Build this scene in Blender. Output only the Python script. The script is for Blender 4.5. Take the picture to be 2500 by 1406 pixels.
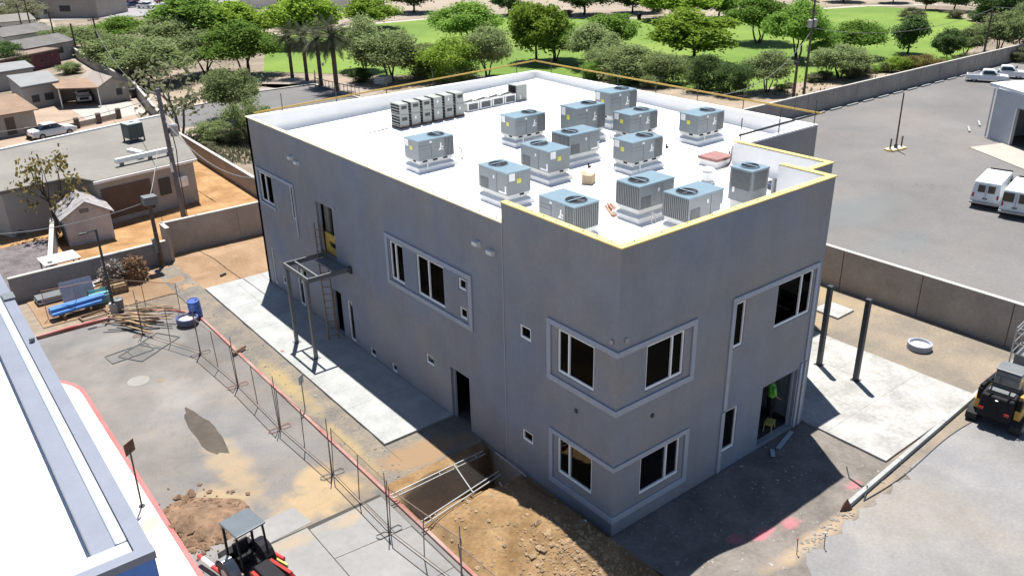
import bpy, math, random
import numpy as np
from mathutils import Vector, Matrix

# ------------------------------------------------------------------ clear
for o in list(bpy.data.objects): bpy.data.objects.remove(o)
sc = bpy.context.scene
COL = sc.collection
rnd = random.Random(7)

# ------------------------------------------------------------------ camera
CAM = np.array([-14.738, -14.262, 17.451]); YAW, PITCH, ROLL, FPX = 0.6618, 0.4204, -0.0203, 2055.5
_c, _s = math.cos, math.sin
FW = np.array([_s(YAW)*_c(PITCH), _c(YAW)*_c(PITCH), -_s(PITCH)])
_r = np.array([_c(YAW), -_s(YAW), 0.]); _u = np.cross(_r, FW)
RT = _c(ROLL)*_r + _s(ROLL)*_u; UP = -_s(ROLL)*_r + _c(ROLL)*_u
cd = bpy.data.cameras.new('camera'); cam = bpy.data.objects.new('camera', cd); COL.objects.link(cam)
M = Matrix.Identity(4)
for i in range(3):
    M[i][0] = RT[i]; M[i][1] = UP[i]; M[i][2] = -FW[i]; M[i][3] = CAM[i]
cam.matrix_world = M
cd.sensor_width = 36; cd.lens = 36*FPX/2500; cd.clip_end = 3000; cd.clip_start = .1
sc.camera = cam

# ------------------------------------------------------------------ sky and sun
SUN = Vector((0.183, 0.301, 1.0)).normalized()
EL = math.asin(SUN.z); AZ = math.atan2(SUN.x, SUN.y)
w = bpy.data.worlds.new('World'); sc.world = w; w.use_nodes = True
nt = w.node_tree; bg = nt.nodes['Background']
sky = nt.nodes.new('ShaderNodeTexSky'); sky.sky_type = 'NISHITA'; sky.sun_disc = False
sky.sun_elevation = EL; sky.sun_rotation = AZ; sky.altitude = 400; sky.dust_density = .3; sky.air_density = 1.0; sky.ozone_density = 1.2
nt.links.new(sky.outputs[0], bg.inputs[0]); bg.inputs[1].default_value = .06
sl = bpy.data.lights.new('sun', 'SUN'); sl.energy = 5.0; sl.angle = math.radians(.5); sl.color = (1, .955, .88)
so = bpy.data.objects.new('sun', sl); COL.objects.link(so); so.location = (40, 60, 200)
so.rotation_euler = SUN.to_track_quat('Z', 'Y').to_euler()
sc.view_settings.view_transform = 'Standard'; sc.view_settings.look = 'None'
sc.view_settings.exposure = .88; sc.view_settings.gamma = 1; sc.view_settings.use_curve_mapping = False

# ------------------------------------------------------------------ pixel -> world
def ray(px, py): return FW + (px-1250)/FPX*RT - (py-703)/FPX*UP
def at(px, py, z=0.):
    d = ray(px, py); t = (z-CAM[2])/d[2]; p = CAM + t*d
    return Vector((p[0], p[1], z))
def ppm(P): return FPX/float(np.linalg.norm(np.array(P)-CAM))
def ztop(P, py):
    # height of the point above P that shows at picture row py
    lo, hi = 0, 60
    for _ in range(40):
        m = (lo+hi)/2; d = np.array((P[0], P[1], m))-CAM
        y = 703-FPX*(d@UP)/(d@FW)
        if y > py: lo = m
        else: hi = m
    return lo

# ------------------------------------------------------------------ mesh builder
class MB:
    def __init__(s): s.v = []; s.f = []
    def add(s, vs, fs):
        n = len(s.v); s.v += [tuple(v) for v in vs]; s.f += [tuple(i+n for i in f) for f in fs]; return s
    def box(s, x0, y0, z0, x1, y1, z1):
        x0, x1 = min(x0, x1), max(x0, x1); y0, y1 = min(y0, y1), max(y0, y1); z0, z1 = min(z0, z1), max(z0, z1)
        return s.add([(x0,y0,z0),(x1,y0,z0),(x1,y1,z0),(x0,y1,z0),(x0,y0,z1),(x1,y0,z1),(x1,y1,z1),(x0,y1,z1)],
            [(0,3,2,1),(4,5,6,7),(0,1,5,4),(1,2,6,5),(2,3,7,6),(3,0,4,7)])
    def obox(s, c, size, rz=0., rx=0., ry=0.):
        R = Matrix.Rotation(rz,3,'Z') @ Matrix.Rotation(ry,3,'Y') @ Matrix.Rotation(rx,3,'X'); c = Vector(c)
        h = [k/2 for k in size]; vs = []
        for dz in (-1,1):
            for dx, dy in ((-1,-1),(1,-1),(1,1),(-1,1)): vs.append(c + R @ Vector((dx*h[0],dy*h[1],dz*h[2])))
        return s.add(vs, [(0,3,2,1),(4,5,6,7),(0,1,5,4),(1,2,6,5),(2,3,7,6),(3,0,4,7)])
    def beam(s, a, b, w_, h_=None):
        a = Vector(a); b = Vector(b); d = (b-a); L = d.length
        if L < 1e-6: return s
        d /= L; up = Vector((0,0,1)) if abs(d.z) < .95 else Vector((0,1,0))
        x = d.cross(up).normalized(); y = x.cross(d); h_ = h_ or w_; vs = []
        for p in (a, b):
            for i, j in ((-1,-1),(1,-1),(1,1),(-1,1)): vs.append(p + x*i*w_/2 + y*j*h_/2)
        return s.add(vs, [(0,1,2,3),(7,6,5,4),(0,4,5,1),(1,5,6,2),(2,6,7,3),(3,7,4,0)])
    def cyl(s, a, b, r0, r1=None, n=10, caps=True):
        a = Vector(a); b = Vector(b); r1 = r0 if r1 is None else r1; d = (b-a).normalized()
        up = Vector((0,0,1)) if abs(d.z) < .95 else Vector((1,0,0)); x = d.cross(up).normalized(); y = d.cross(x); vs = []
        for p, r in ((a, r0), (b, r1)):
            for i in range(n):
                t = 2*math.pi*i/n; vs.append(p + x*r*math.cos(t) + y*r*math.sin(t))
        fs = [(i, (i+1)%n, n+(i+1)%n, n+i) for i in range(n)]
        if caps: fs += [tuple(range(n-1,-1,-1)), tuple(range(n, 2*n))]
        return s.add(vs, fs)
    def path(s, pts, r, n=6):
        for a, b in zip(pts[:-1], pts[1:]): s.cyl(a, b, r, r, n)
        return s
    def lathe(s, prof, c=(0,0,0), n=20):
        vs = []; fs = []
        for r, z in prof:
            for i in range(n):
                t = 2*math.pi*i/n; vs.append((c[0]+r*math.cos(t), c[1]+r*math.sin(t), c[2]+z))
        for k in range(len(prof)-1):
            for i in range(n): fs.append((k*n+i, k*n+(i+1)%n, (k+1)*n+(i+1)%n, (k+1)*n+i))
        return s.add(vs, fs)
    def prism(s, poly, z0, z1):
        n = len(poly); vs = [(x,y,z0) for x,y in poly]+[(x,y,z1) for x,y in poly]
        return s.add(vs, [tuple(range(n-1,-1,-1)), tuple(range(n,2*n))]+[(i,(i+1)%n,n+(i+1)%n,n+i) for i in range(n)])
    def sheet(s, poly, z): return s.add([(x,y,z) for x,y in poly], [tuple(range(len(poly)))])
    def xprism(s, prof, x0, x1, taper=0., zt=None):
        # side outline (y,z) swept across x; the top narrows by taper
        n = len(prof); zs = [p[1] for p in prof]; zl, zh = min(zs), max(zs); zt = zl if zt is None else zt; cx = (x0+x1)/2; vs = []
        for x in (x0, x1):
            for y, z in prof:
                k = 0 if z <= zt else (z-zt)/(zh-zt); vs.append((x + (cx-x)*k*taper, y, z))
        return s.add(vs, [tuple(range(n)), tuple(range(2*n-1,n-1,-1))]+[(i,n+i,n+(i+1)%n,(i+1)%n) for i in range(n)])
    def build(s, name, mat, parent=None, smooth=False, bevel=0., recalc=True):
        me = bpy.data.meshes.new(name); me.from_pydata(s.v, [], s.f); me.update()
        if recalc:
            import bmesh
            bm = bmesh.new(); bm.from_mesh(me); bmesh.ops.recalc_face_normals(bm, faces=bm.faces); bm.to_mesh(me); bm.free()
        me.materials.append(mat)
        if smooth: me.polygons.foreach_set('use_smooth', [True]*len(me.polygons))
        o = bpy.data.objects.new(name, me); COL.objects.link(o)
        if parent: o.parent = parent
        if bevel:
            b = o.modifiers.new('bevel', 'BEVEL'); b.width = bevel; b.segments = 2; b.limit_method = 'ANGLE'
        return o
def mesh_np(name, V, F, mat, parent=None, smooth=False):
    me = bpy.data.meshes.new(name); me.from_pydata(V.tolist(), [], F.tolist()); me.update(); me.materials.append(mat)
    if smooth: me.polygons.foreach_set('use_smooth', [True]*len(me.polygons))
    o = bpy.data.objects.new(name, me); COL.objects.link(o)
    if parent: o.parent = parent
    return o
def tag(o, label=None, cat=None, group=None, kind=None):
    if label: o['label'] = label
    if cat: o['category'] = cat
    if group: o['group'] = group
    if kind: o['kind'] = kind
    return o
def thing(name, label, cat, loc=(0,0,0), rz=0., group=None):
    o = bpy.data.objects.new(name, None); COL.objects.link(o); o.location = loc; o.rotation_euler = (0,0,rz); o.empty_display_size = .2
    return tag(o, label, cat, group)
def struct(mb, name, mat, **k): return tag(mb.build(name, mat, **k), kind='structure')
def kids(o): return KID.get(o.name, [])
def copy_tree(o, parent=None):
    c = o.copy(); COL.objects.link(c)
    if parent: c.parent = parent
    for ch in [x for x in o.children]: copy_tree(ch, c)
    return c
def clone(o, loc, rz=0., label=None, group=None, scale=None):
    c = copy_tree(o); c.location = loc; c.rotation_euler = (0,0,rz)
    if label: c['label'] = label
    if group: c['group'] = group
    if scale: c.scale = scale
    return c

# ------------------------------------------------------------------ materials
def srgb(r, g, b):
    f = lambda c: ((c/255+.055)/1.055)**2.4 if c > 10 else c/255/12.92
    return (f(r), f(g), f(b))
MATS = {}
def mat(name, col, rough=.7, var=.15, scale=3., col2=None, bump=0., bscale=None, metal=0., spec=.4, scale2=None, mixlo=.38, mixhi=.66, detail=6.):
    if name in MATS: return MATS[name]
    m = bpy.data.materials.new(name); m.use_nodes = True; nt = m.node_tree; N = nt.nodes; L = nt.links
    b = N['Principled BSDF']; b.inputs['Roughness'].default_value = rough; b.inputs['Metallic'].default_value = metal
    b.inputs['Specular IOR Level'].default_value = spec
    tc = N.new('ShaderNodeTexCoord')
    n1 = N.new('ShaderNodeTexNoise'); n1.inputs['Scale'].default_value = scale; n1.inputs['Detail'].default_value = detail; n1.inputs['Roughness'].default_value = .6
    L.new(tc.outputs['Object'], n1.inputs['Vector'])
    r = N.new('ShaderNodeValToRGB'); r.color_ramp.elements[0].position = mixlo; r.color_ramp.elements[1].position = mixhi
    c1 = tuple(max(0, c*(1-var)) for c in col); c2 = col2 or tuple(c*(1+var) for c in col)
    r.color_ramp.elements[0].color = (*c1, 1); r.color_ramp.elements[1].color = (*c2, 1)
    L.new(n1.outputs['Fac'], r.inputs['Fac'])
    n2 = N.new('ShaderNodeTexNoise'); n2.inputs['Scale'].default_value = scale2 or scale*9; n2.inputs['Detail'].default_value = 3
    L.new(tc.outputs['Object'], n2.inputs['Vector'])
    mp = N.new('ShaderNodeMapRange'); mp.inputs['From Min'].default_value = .3; mp.inputs['From Max'].default_value = .7
    mp.inputs['To Min'].default_value = 1-var*.6; mp.inputs['To Max'].default_value = 1+var*.6; L.new(n2.outputs['Fac'], mp.inputs['Value'])
    mx = N.new('ShaderNodeMix'); mx.data_type = 'RGBA'; mx.blend_type = 'MULTIPLY'; mx.inputs[0].default_value = 1
    L.new(r.outputs['Color'], mx.inputs[6]); L.new(mp.outputs[0], mx.inputs[7]); L.new(mx.outputs[2], b.inputs['Base Color'])
    if bump:
        bn = N.new('ShaderNodeTexNoise'); bn.inputs['Scale'].default_value = bscale or scale*6; bn.inputs['Detail'].default_value = 5
        L.new(tc.outputs['Object'], bn.inputs['Vector'])
        bp = N.new('ShaderNodeBump'); bp.inputs['Strength'].default_value = bump; bp.inputs['Distance'].default_value = .05
        L.new(bn.outputs['Fac'], bp.inputs['Height']); L.new(bp.outputs[0], b.inputs['Normal'])
    MATS[name] = m; m['mixnode'] = mx.name
    return m
def patch(m, col, blobs, fade=.6, nscale=.8):
    # stains with a shape of their own on a ground material: blobs are (x, y, radius_x, radius_y, strength)
    nt = m.node_tree; N = nt.nodes; L = nt.links; b = N['Principled BSDF']
    tc = N.new('ShaderNodeTexCoord'); src = b.inputs['Base Color'].links[0].from_socket
    ns = N.new('ShaderNodeTexNoise'); ns.inputs['Scale'].default_value = nscale; ns.inputs['Detail'].default_value = 5; L.new(tc.outputs['Object'], ns.inputs['Vector'])
    acc = None
    for x, y, rx, ry, st in blobs:
        mp = N.new('ShaderNodeMapping'); mp.inputs['Location'].default_value = (-x/rx, -y/ry, 0); mp.inputs['Scale'].default_value = (1/rx, 1/ry, 0)
        L.new(tc.outputs['Object'], mp.inputs['Vector'])
        ln = N.new('ShaderNodeVectorMath'); ln.operation = 'LENGTH'; L.new(mp.outputs[0], ln.inputs[0])
        ad = N.new('ShaderNodeMath'); ad.operation = 'MULTIPLY_ADD'; L.new(ns.outputs['Fac'], ad.inputs[0]); ad.inputs[1].default_value = 1.3; L.new(ln.outputs['Value'], ad.inputs[2])
        mr = N.new('ShaderNodeMapRange'); mr.inputs['From Min'].default_value = 1.65; mr.inputs['From Max'].default_value = 1.65-fade
        mr.inputs['To Min'].default_value = 0; mr.inputs['To Max'].default_value = st; L.new(ad.outputs[0], mr.inputs['Value'])
        if acc is None: acc = mr.outputs[0]
        else:
            mm = N.new('ShaderNodeMath'); mm.operation = 'MAXIMUM'; L.new(acc, mm.inputs[0]); L.new(mr.outputs[0], mm.inputs[1]); acc = mm.outputs[0]
    mx = N.new('ShaderNodeMix'); mx.data_type = 'RGBA'; L.new(acc, mx.inputs[0]); L.new(src, mx.inputs[6]); mx.inputs[7].default_value = (*col, 1)
    L.new(mx.outputs[2], b.inputs['Base Color'])
    return m
def weather(m, tints, nscale=.3, amount=1., streak=0.):
    # broad uneven tints (trowel patches, damp, dust) and faint vertical run marks
    nt = m.node_tree; N = nt.nodes; L = nt.links; b = N['Principled BSDF']; src = b.inputs['Base Color'].links[0].from_socket
    tc = N.new('ShaderNodeTexCoord'); ns = N.new('ShaderNodeTexNoise'); ns.inputs['Scale'].default_value = nscale; ns.inputs['Detail'].default_value = 4; ns.inputs['Distortion'].default_value = .8; L.new(tc.outputs['Object'], ns.inputs['Vector'])
    r = N.new('ShaderNodeValToRGB'); r.color_ramp.elements[0].position = .32; r.color_ramp.elements[1].position = .68
    r.color_ramp.elements[0].color = (*tints[0],1); r.color_ramp.elements[1].color = (*tints[-1],1)
    if len(tints) > 2: e = r.color_ramp.elements.new(.5); e.color = (*tints[1],1)
    L.new(ns.outputs['Fac'], r.inputs[0]); mx = N.new('ShaderNodeMix'); mx.data_type = 'RGBA'; mx.blend_type = 'MULTIPLY'; mx.inputs[0].default_value = amount; L.new(src, mx.inputs[6]); L.new(r.outputs[0], mx.inputs[7]); out = mx.outputs[2]
    if streak:
        mp = N.new('ShaderNodeMapping'); mp.inputs['Scale'].default_value = (3.5,3.5,.22); L.new(tc.outputs['Object'], mp.inputs['Vector']); n2 = N.new('ShaderNodeTexNoise'); n2.inputs['Scale'].default_value = 1.; n2.inputs['Detail'].default_value = 4; L.new(mp.outputs[0], n2.inputs['Vector'])
        mr = N.new('ShaderNodeMapRange'); mr.inputs['From Min'].default_value = .35; mr.inputs['From Max'].default_value = .7; mr.inputs['To Min'].default_value = 1+streak*.5; mr.inputs['To Max'].default_value = 1-streak; L.new(n2.outputs['Fac'], mr.inputs['Value'])
        m2 = N.new('ShaderNodeMix'); m2.data_type = 'RGBA'; m2.blend_type = 'MULTIPLY'; m2.inputs[0].default_value = 1; L.new(out, m2.inputs[6]); L.new(mr.outputs[0], m2.inputs[7]); out = m2.outputs[2]
    L.new(out, b.inputs['Base Color']); return m
def cracks(m, scale, width, dark=.45):
    nt = m.node_tree; N = nt.nodes; L = nt.links; b = N['Principled BSDF']; src = b.inputs['Base Color'].links[0].from_socket
    tc = N.new('ShaderNodeTexCoord'); ns = N.new('ShaderNodeTexNoise'); ns.inputs['Scale'].default_value = scale*2.5; ns.inputs['Detail'].default_value = 4; L.new(tc.outputs['Object'], ns.inputs['Vector'])
    ad = N.new('ShaderNodeVectorMath'); ad.operation = 'MULTIPLY_ADD'; L.new(ns.outputs['Color'], ad.inputs[0]); ad.inputs[1].default_value = (.9/scale,)*3; L.new(tc.outputs['Object'], ad.inputs[2])
    vo = N.new('ShaderNodeTexVoronoi'); vo.feature = 'DISTANCE_TO_EDGE'; vo.inputs['Scale'].default_value = scale; L.new(ad.outputs[0], vo.inputs['Vector'])
    mr = N.new('ShaderNodeMapRange'); mr.inputs['From Min'].default_value = 0; mr.inputs['From Max'].default_value = width; mr.inputs['To Min'].default_value = dark; mr.inputs['To Max'].default_value = 1; L.new(vo.outputs['Distance'], mr.inputs['Value'])
    mx = N.new('ShaderNodeMix'); mx.data_type = 'RGBA'; mx.blend_type = 'MULTIPLY'; mx.inputs[0].default_value = 1; L.new(src, mx.inputs[6]); L.new(mr.outputs[0], mx.inputs[7]); L.new(mx.outputs[2], b.inputs['Base Color']); return m
def plain(name, col, rough=.5, metal=0., spec=.5, var=.08, scale=4.): return mat(name, col, rough, var, scale, metal=metal, spec=spec)
def glass(name, tint=(.55,.6,.62), ref=1.0):
    m = bpy.data.materials.new(name); m.use_nodes = True; nt = m.node_tree; N = nt.nodes; L = nt.links; N.remove(N['Principled BSDF'])
    t = N.new('ShaderNodeBsdfTransparent'); t.inputs[0].default_value = (*tint, 1)
    g = N.new('ShaderNodeBsdfGlossy'); g.inputs['Roughness'].default_value = .02; g.inputs[0].default_value = (ref,ref,ref,1)
    fr = N.new('ShaderNodeFresnel'); fr.inputs[0].default_value = 1.7
    mx = N.new('ShaderNodeMixShader'); L.new(fr.outputs[0], mx.inputs[0]); L.new(t.outputs[0], mx.inputs[1]); L.new(g.outputs[0], mx.inputs[2])
    L.new(mx.outputs[0], N['Material Output'].inputs[0]); MATS[name] = m; return m
def meshmat(name, col, density):
    m = bpy.data.materials.new(name); m.use_nodes = True; nt = m.node_tree; N = nt.nodes; L = nt.links
    b = N['Principled BSDF']; b.inputs['Base Color'].default_value = (*col, 1); b.inputs['Roughness'].default_value = .5
    t = N.new('ShaderNodeBsdfTransparent'); mx = N.new('ShaderNodeMixShader'); mx.inputs[0].default_value = density
    L.new(t.outputs[0], mx.inputs[1]); L.new(b.outputs[0], mx.inputs[2]); L.new(mx.outputs[0], N['Material Output'].inputs[0]); return m
def leafmat(name, c1, c2, trans=.35):
    m = bpy.data.materials.new(name); m.use_nodes = True; nt = m.node_tree; N = nt.nodes; L = nt.links; N.remove(N['Principled BSDF'])
    g = N.new('ShaderNodeNewGeometry'); oi = N.new('ShaderNodeObjectInfo')
    tc = N.new('ShaderNodeTexCoord'); ns = N.new('ShaderNodeTexNoise'); ns.inputs['Scale'].default_value = .9; ns.inputs['Detail'].default_value = 2; L.new(tc.outputs['Object'], ns.inputs['Vector'])
    a = N.new('ShaderNodeMath'); a.operation = 'MULTIPLY_ADD'; L.new(g.outputs['Random Per Island'], a.inputs[0]); a.inputs[1].default_value = .45
    a2 = N.new('ShaderNodeMath'); a2.operation = 'MULTIPLY_ADD'; L.new(ns.outputs['Fac'], a2.inputs[0]); a2.inputs[1].default_value = .6; a2.inputs[2].default_value = -.05
    L.new(a2.outputs[0], a.inputs[2])
    r = N.new('ShaderNodeValToRGB'); r.color_ramp.elements[0].color = (*c1,1); r.color_ramp.elements[1].color = (*c2,1); L.new(a.outputs[0], r.inputs[0])
    hs = N.new('ShaderNodeHueSaturation'); L.new(r.outputs[0], hs.inputs['Color'])
    mr = N.new('ShaderNodeMapRange'); mr.inputs['To Min'].default_value = .78; mr.inputs['To Max'].default_value = 1.22; L.new(oi.outputs['Random'], mr.inputs['Value']); L.new(mr.outputs[0], hs.inputs['Value'])
    d = N.new('ShaderNodeBsdfDiffuse'); t = N.new('ShaderNodeBsdfTranslucent'); L.new(hs.outputs[0], d.inputs[0]); L.new(hs.outputs[0], t.inputs[0])
    mx = N.new('ShaderNodeMixShader'); mx.inputs[0].default_value = trans; L.new(d.outputs[0], mx.inputs[1]); L.new(t.outputs[0], mx.inputs[2])
    L.new(mx.outputs[0], N['Material Output'].inputs[0]); MATS[name] = m; return m

STUCCO = mat('stucco', (.272,.278,.305), .9, .06, .7, bump=.12, bscale=40, spec=.2)
TRIM = mat('trim_stucco', (.385,.41,.47), .85, .05, 1.2, bump=.08, bscale=40, spec=.2)
weather(STUCCO, [(1.10,1.02,.93),(.98,1.0,1.02),(.88,.98,1.12)], .28, 1., .03); weather(TRIM, [(1.05,1.02,.97),(.95,.98,1.04)], .5, 1., .03)
ROOFW = mat('roof_membrane', (.80,.80,.80), .6, .03, .5, spec=.3)
YELLOW = mat('yellow_sheathing', (.729,.541,.192), .8, .12, 1.5)
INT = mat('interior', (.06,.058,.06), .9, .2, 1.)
VINYL = plain('white_vinyl', (.88,.89,.9), .4, var=.03)
GLASS = glass('window_glass', (.42,.50,.55), .75); GLASSD = glass('upper_dark_glass', (.22,.26,.30), .07)  # upper panes: same glass with darker tint and weaker reflection
RTUG = mat('unit_grey', (.191,.215,.233), .45, .04, 2., spec=.5)
RTUT = mat('unit_lid', (.177,.251,.300), .3, .05, 2., spec=.6)  # blue tint paints the sky's reflection into the lid colour
RTUD = mat('unit_dark', (.05,.058,.07), .5, .1, 6.)
RTUL = mat('unit_louvre', (.234,.250,.255), .45, .05, 4.)
CURBW = mat('curb_membrane', (.66,.67,.66), .65, .05, 2.)
BLACK = plain('black_plastic', (.010,.010,.014), .7, spec=.2)
WHITE = plain('white_paint', (.78,.78,.78), .45)
STICKY = plain('yellow_label', (.72,.68,.08), .5)
CONC = mat('pale_concrete', (.318,.328,.327), .85, .12, .9, bump=.05, bscale=30)
CONCR = mat('patio_concrete', (.304,.300,.293), .85, .22, .8, bump=.05, bscale=30, mixlo=.3, mixhi=.62)
STEEL = plain('dark_steel', (.045,.05,.055), .5, spec=.4)
STEELG = plain('grey_steel', (.14,.15,.16), .5)
GALV = plain('galvanised', (.36,.37,.38), .4, metal=.3)
WOOD = mat('lumber', (.294,.210,.119), .8, .25, 6.)
WOODD = mat('old_wood', (.16,.10,.065), .85, .3, 6.)
BLOCK = mat('block_wall', (.329,.294,.266), .9, .12, .6, bump=.12, bscale=12)
BLOCKD = mat('block_wall_dark', (.230,.223,.230), .9, .12, .6, bump=.12, bscale=12)
CAP = mat('wall_cap', (.413,.398,.375), .8, .08, 2.)
RED = plain('red_paint', (.5,.03,.035), .5)
REDC = mat('red_kerb_paint', (.36,.10,.09), .75, .15, .5, col2=(.37,.25,.22), mixlo=.35, mixhi=.65); REDS = mat('pink_red_kerb', (.46,.12,.12), .75, .15, .8)
BLUE = plain('blue_plastic', (.03,.11,.42), .4)
DARKM = plain('tyre_rubber', (.02,.02,.022), .8)
RIM = plain('rim_metal', (.35,.36,.37), .35, metal=.5)
CARG = glass('car_glass', (.12,.13,.14))
CARW = plain('white_car_paint', (.72,.75,.78), .25, spec=.6)
LAMPR = plain('red_lens', (.35,.02,.02), .3)
LAMPW = plain('clear_lens', (.6,.6,.6), .2)

# ================================================================== THE SETTING
# ---- ground sheet with a hole where the trench is dug
TX0, TX1, TY0, TY1 = -4.15, -.05, 3.6, 6.2
g = MB()
B = 700
for x0,y0,x1,y1 in ((-B,-B,TX0,B),(TX1,-B,B,B),(TX0,-B,TX1,TY0),(TX0,TY1,TX1,B)):
    g.sheet([(x0,y0),(x1,y0),(x1,y1),(x0,y1)], -.03)
DESERT = mat('desert_ground', (.205,.167,.130), .95, .22, .25, bump=.15, bscale=6)
struct(g, 'ground', DESERT)

def grid(name, x0, y0, x1, y1, n, m_, hf, material, kind='structure', smooth=True):
    xs = np.linspace(x0,x1,n); ys = np.linspace(y0,y1,m_); X, Y = np.meshgrid(xs, ys); Z = hf(X, Y)
    V = np.stack([X.ravel(),Y.ravel(),Z.ravel()],1); i = np.arange(n*m_).reshape(m_,n)
    F = np.stack([i[:-1,:-1].ravel(),i[:-1,1:].ravel(),i[1:,1:].ravel(),i[1:,:-1].ravel()],1)
    o = mesh_np(name, V, F, material, smooth=smooth); tag(o, kind=kind); return o
def vnoise(X, Y, f, seed):
    r = np.random.RandomState(seed); out = np.zeros_like(X); a = 1.
    for k in range(4):
        for j in range(3):
            t = r.rand()*2*math.pi; p = r.rand()*7; out += a/3*np.sin((X*math.cos(t)+Y*math.sin(t))*f*(1+.35*r.rand())+p)*np.cos((Y*math.cos(t)-X*math.sin(t))*f*(.7+.5*r.rand())+p*1.7)
        f *= 2.1; a *= .5
    return out
sm = lambda e0, e1, x: (lambda t: t*t*(3-2*t))(np.clip((x-e0)/(e1-e0), 0, 1))
SOIL = mat('orange_soil', (.220,.129,.055), .95, .25, .9, col2=(.272,.180,.092), bump=.4, bscale=9)
GRAVEL = mat('grey_gravel', (.155,.140,.127), .95, .2, .6, col2=(.205,.186,.171), bump=.5, bscale=18, scale2=22)
def soil_h(X, Y):
    n = vnoise(X, Y, 1.3, 3)
    e = np.minimum.reduce([sm(-4.16,-3.7,X), 1-sm(-.5,-.1,X), np.ones_like(X)])
    pile = .75*np.exp(-(((X+1.6)/1.5)**2+((Y-1.2)/1.9)**2)) + .45*np.exp(-(((X+2.9)/1.1)**2+((Y-3.2)/.7)**2)) + .5*np.exp(-(((X+1.4)/.9)**2+((Y+1.2)/1.3)**2))
    wl = 4.55 + .18*np.sin(X*1.7) ; wh = 5.75 + .15*np.sin(X*2.3+1)
    tr = sm(wl-.35, wl+.15, Y)*(1-sm(wh-.15, wh+.35, Y))*sm(-4.1,-3.5,X)
    z = .02 + (pile + .085*n*(.35+pile) + .03*vnoise(X, Y, 6.5, 9)*(.3+pile))*np.clip(e+.15,0,1) - 1.7*tr
    return z
grid('dirt_mound', -4.15, -3.0, -.05, 6.6, 110, 210, soil_h, SOIL)
def strip_h(X, Y): return .01 + .03*vnoise(X, Y, 1.9, 8)*np.clip((X+4.15)*2, 0, 1)*np.clip((-2.9-X+1.2)*1.2, 0, 1)
GSTRIP = mat('strip_gravel', (.167,.155,.143), .95, .2, .7, col2=(.223,.186,.143), bump=.5, bscale=16)
patch(GSTRIP, (.25,.165,.095), [(-2.2,7.4,2.2,.9,.9)], .5, 1.2)
patch(GSTRIP, (.30,.23,.11), [(-3.7,15.,.5,3.5,.8),(-3.8,9.5,.35,2.5,.7)], .7, 1.5)
grid('gravel_strip', -4.15, 6.6, -2.86, 33, 16, 200, strip_h, GSTRIP)
struct(MB().sheet([(-2.86,6.6),(.4,6.6),(.4,8.7),(-2.86,8.7)], .012), 'bare_soil', GSTRIP)
YARD = mat('sandy_yard', (.255,.160,.092), .95, .16, .5, col2=(.289,.196,.121), scale2=8, bump=.25, bscale=7)
struct(MB().sheet([(-10.3,27.3),(-4.4,27.3),(-2.9,26.75),(20,26.75),(20,32.7),(-10.3,32.7)], .006), 'sandy_yard', YARD)
def yard_h(X, Y): return .008 + np.clip(.10*vnoise(X, Y, .9, 12) + .16*np.exp(-(((X-.5)/1.6)**2+((Y-30.6)/1.2)**2)), 0, 1)*np.clip((X+2.85)*2,0,1)*np.clip((Y-26.8)*2,0,1)*np.clip((32.7-Y)*2,0,1)
grid('sandy_rise', -2.85, 26.8, 9.0, 32.7, 90, 50, yard_h, YARD)
def front_h(X, Y):
    m1 = .55*np.exp(-(((X-1.0)/1.5)**2+((Y+3.6)/1.1)**2)); return .012 + m1 + .03*vnoise(X, Y, 1.6, 5)*np.clip((-.4-Y)*2, 0, 1)*np.clip((Y+3.95)*3,0,1)
FRONT = mat('front_gravel', (.155,.140,.127), .95, .2, .7, col2=(.198,.177,.161), bump=.5, bscale=18)
patch(FRONT, (.33,.25,.17), [(4.5,-4.0,3.5,.35,.9),(8.5,-3.9,2.,.3,.6)], .7, 1.4)
patch(FRONT, (.62,.14,.2), [(3.6,-2.85,.7,.22,.75),(4.7,-3.1,.5,.3,.5),(7.9,-3.3,.45,.25,.5),(2.7,-2.5,.4,.3,.5)], .8, 4.)
grid('front_gravel', -.05, -5.0, 10.2, -.02, 120, 60, front_h, FRONT)
struct(MB().sheet([(-4.15,-9),(-.05,-9),(-.05,-3.0),(-4.15,-3.0)], .008), 'site_soil', SOIL)
PLOT = mat('side_plot', (.205,.180,.151), .95, .2, .45, col2=(.251,.205,.154), scale2=9, bump=.35, bscale=9)
patch(PLOT, (.30,.23,.14), [(20.2,7,1.5,4,.8),(17.5,5,1.2,1.5,.6)], .6, .8)
struct(MB().sheet([(9.9,-3.25),(21.3,-3.25),(21.3,26.7),(9.9,26.7)], .004), 'side_plot', PLOT)
DRIVE = mat('pale_drive', (.207,.201,.194), .9, .14, .22, col2=(.238,.229,.228), scale2=11, bump=.1, bscale=10)
ed = [(10.2-k*.205, -4.12+.13*math.sin(k*1.3)+.09*math.sin(k*3.1+1)-.03*k*.16+rnd.uniform(-.05,.05)) for k in range(51)]
struct(MB().sheet([(-.05,-40),(60,-40),(60,-3.95),(10.2,-3.95)]+ed, .03), 'drive', DRIVE)
struct(MB().sheet([(10.2,-3.95),(60,-3.95),(60,-3.25),(10.2,-3.25)], .010), 'drive_edge', PLOT)

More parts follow.
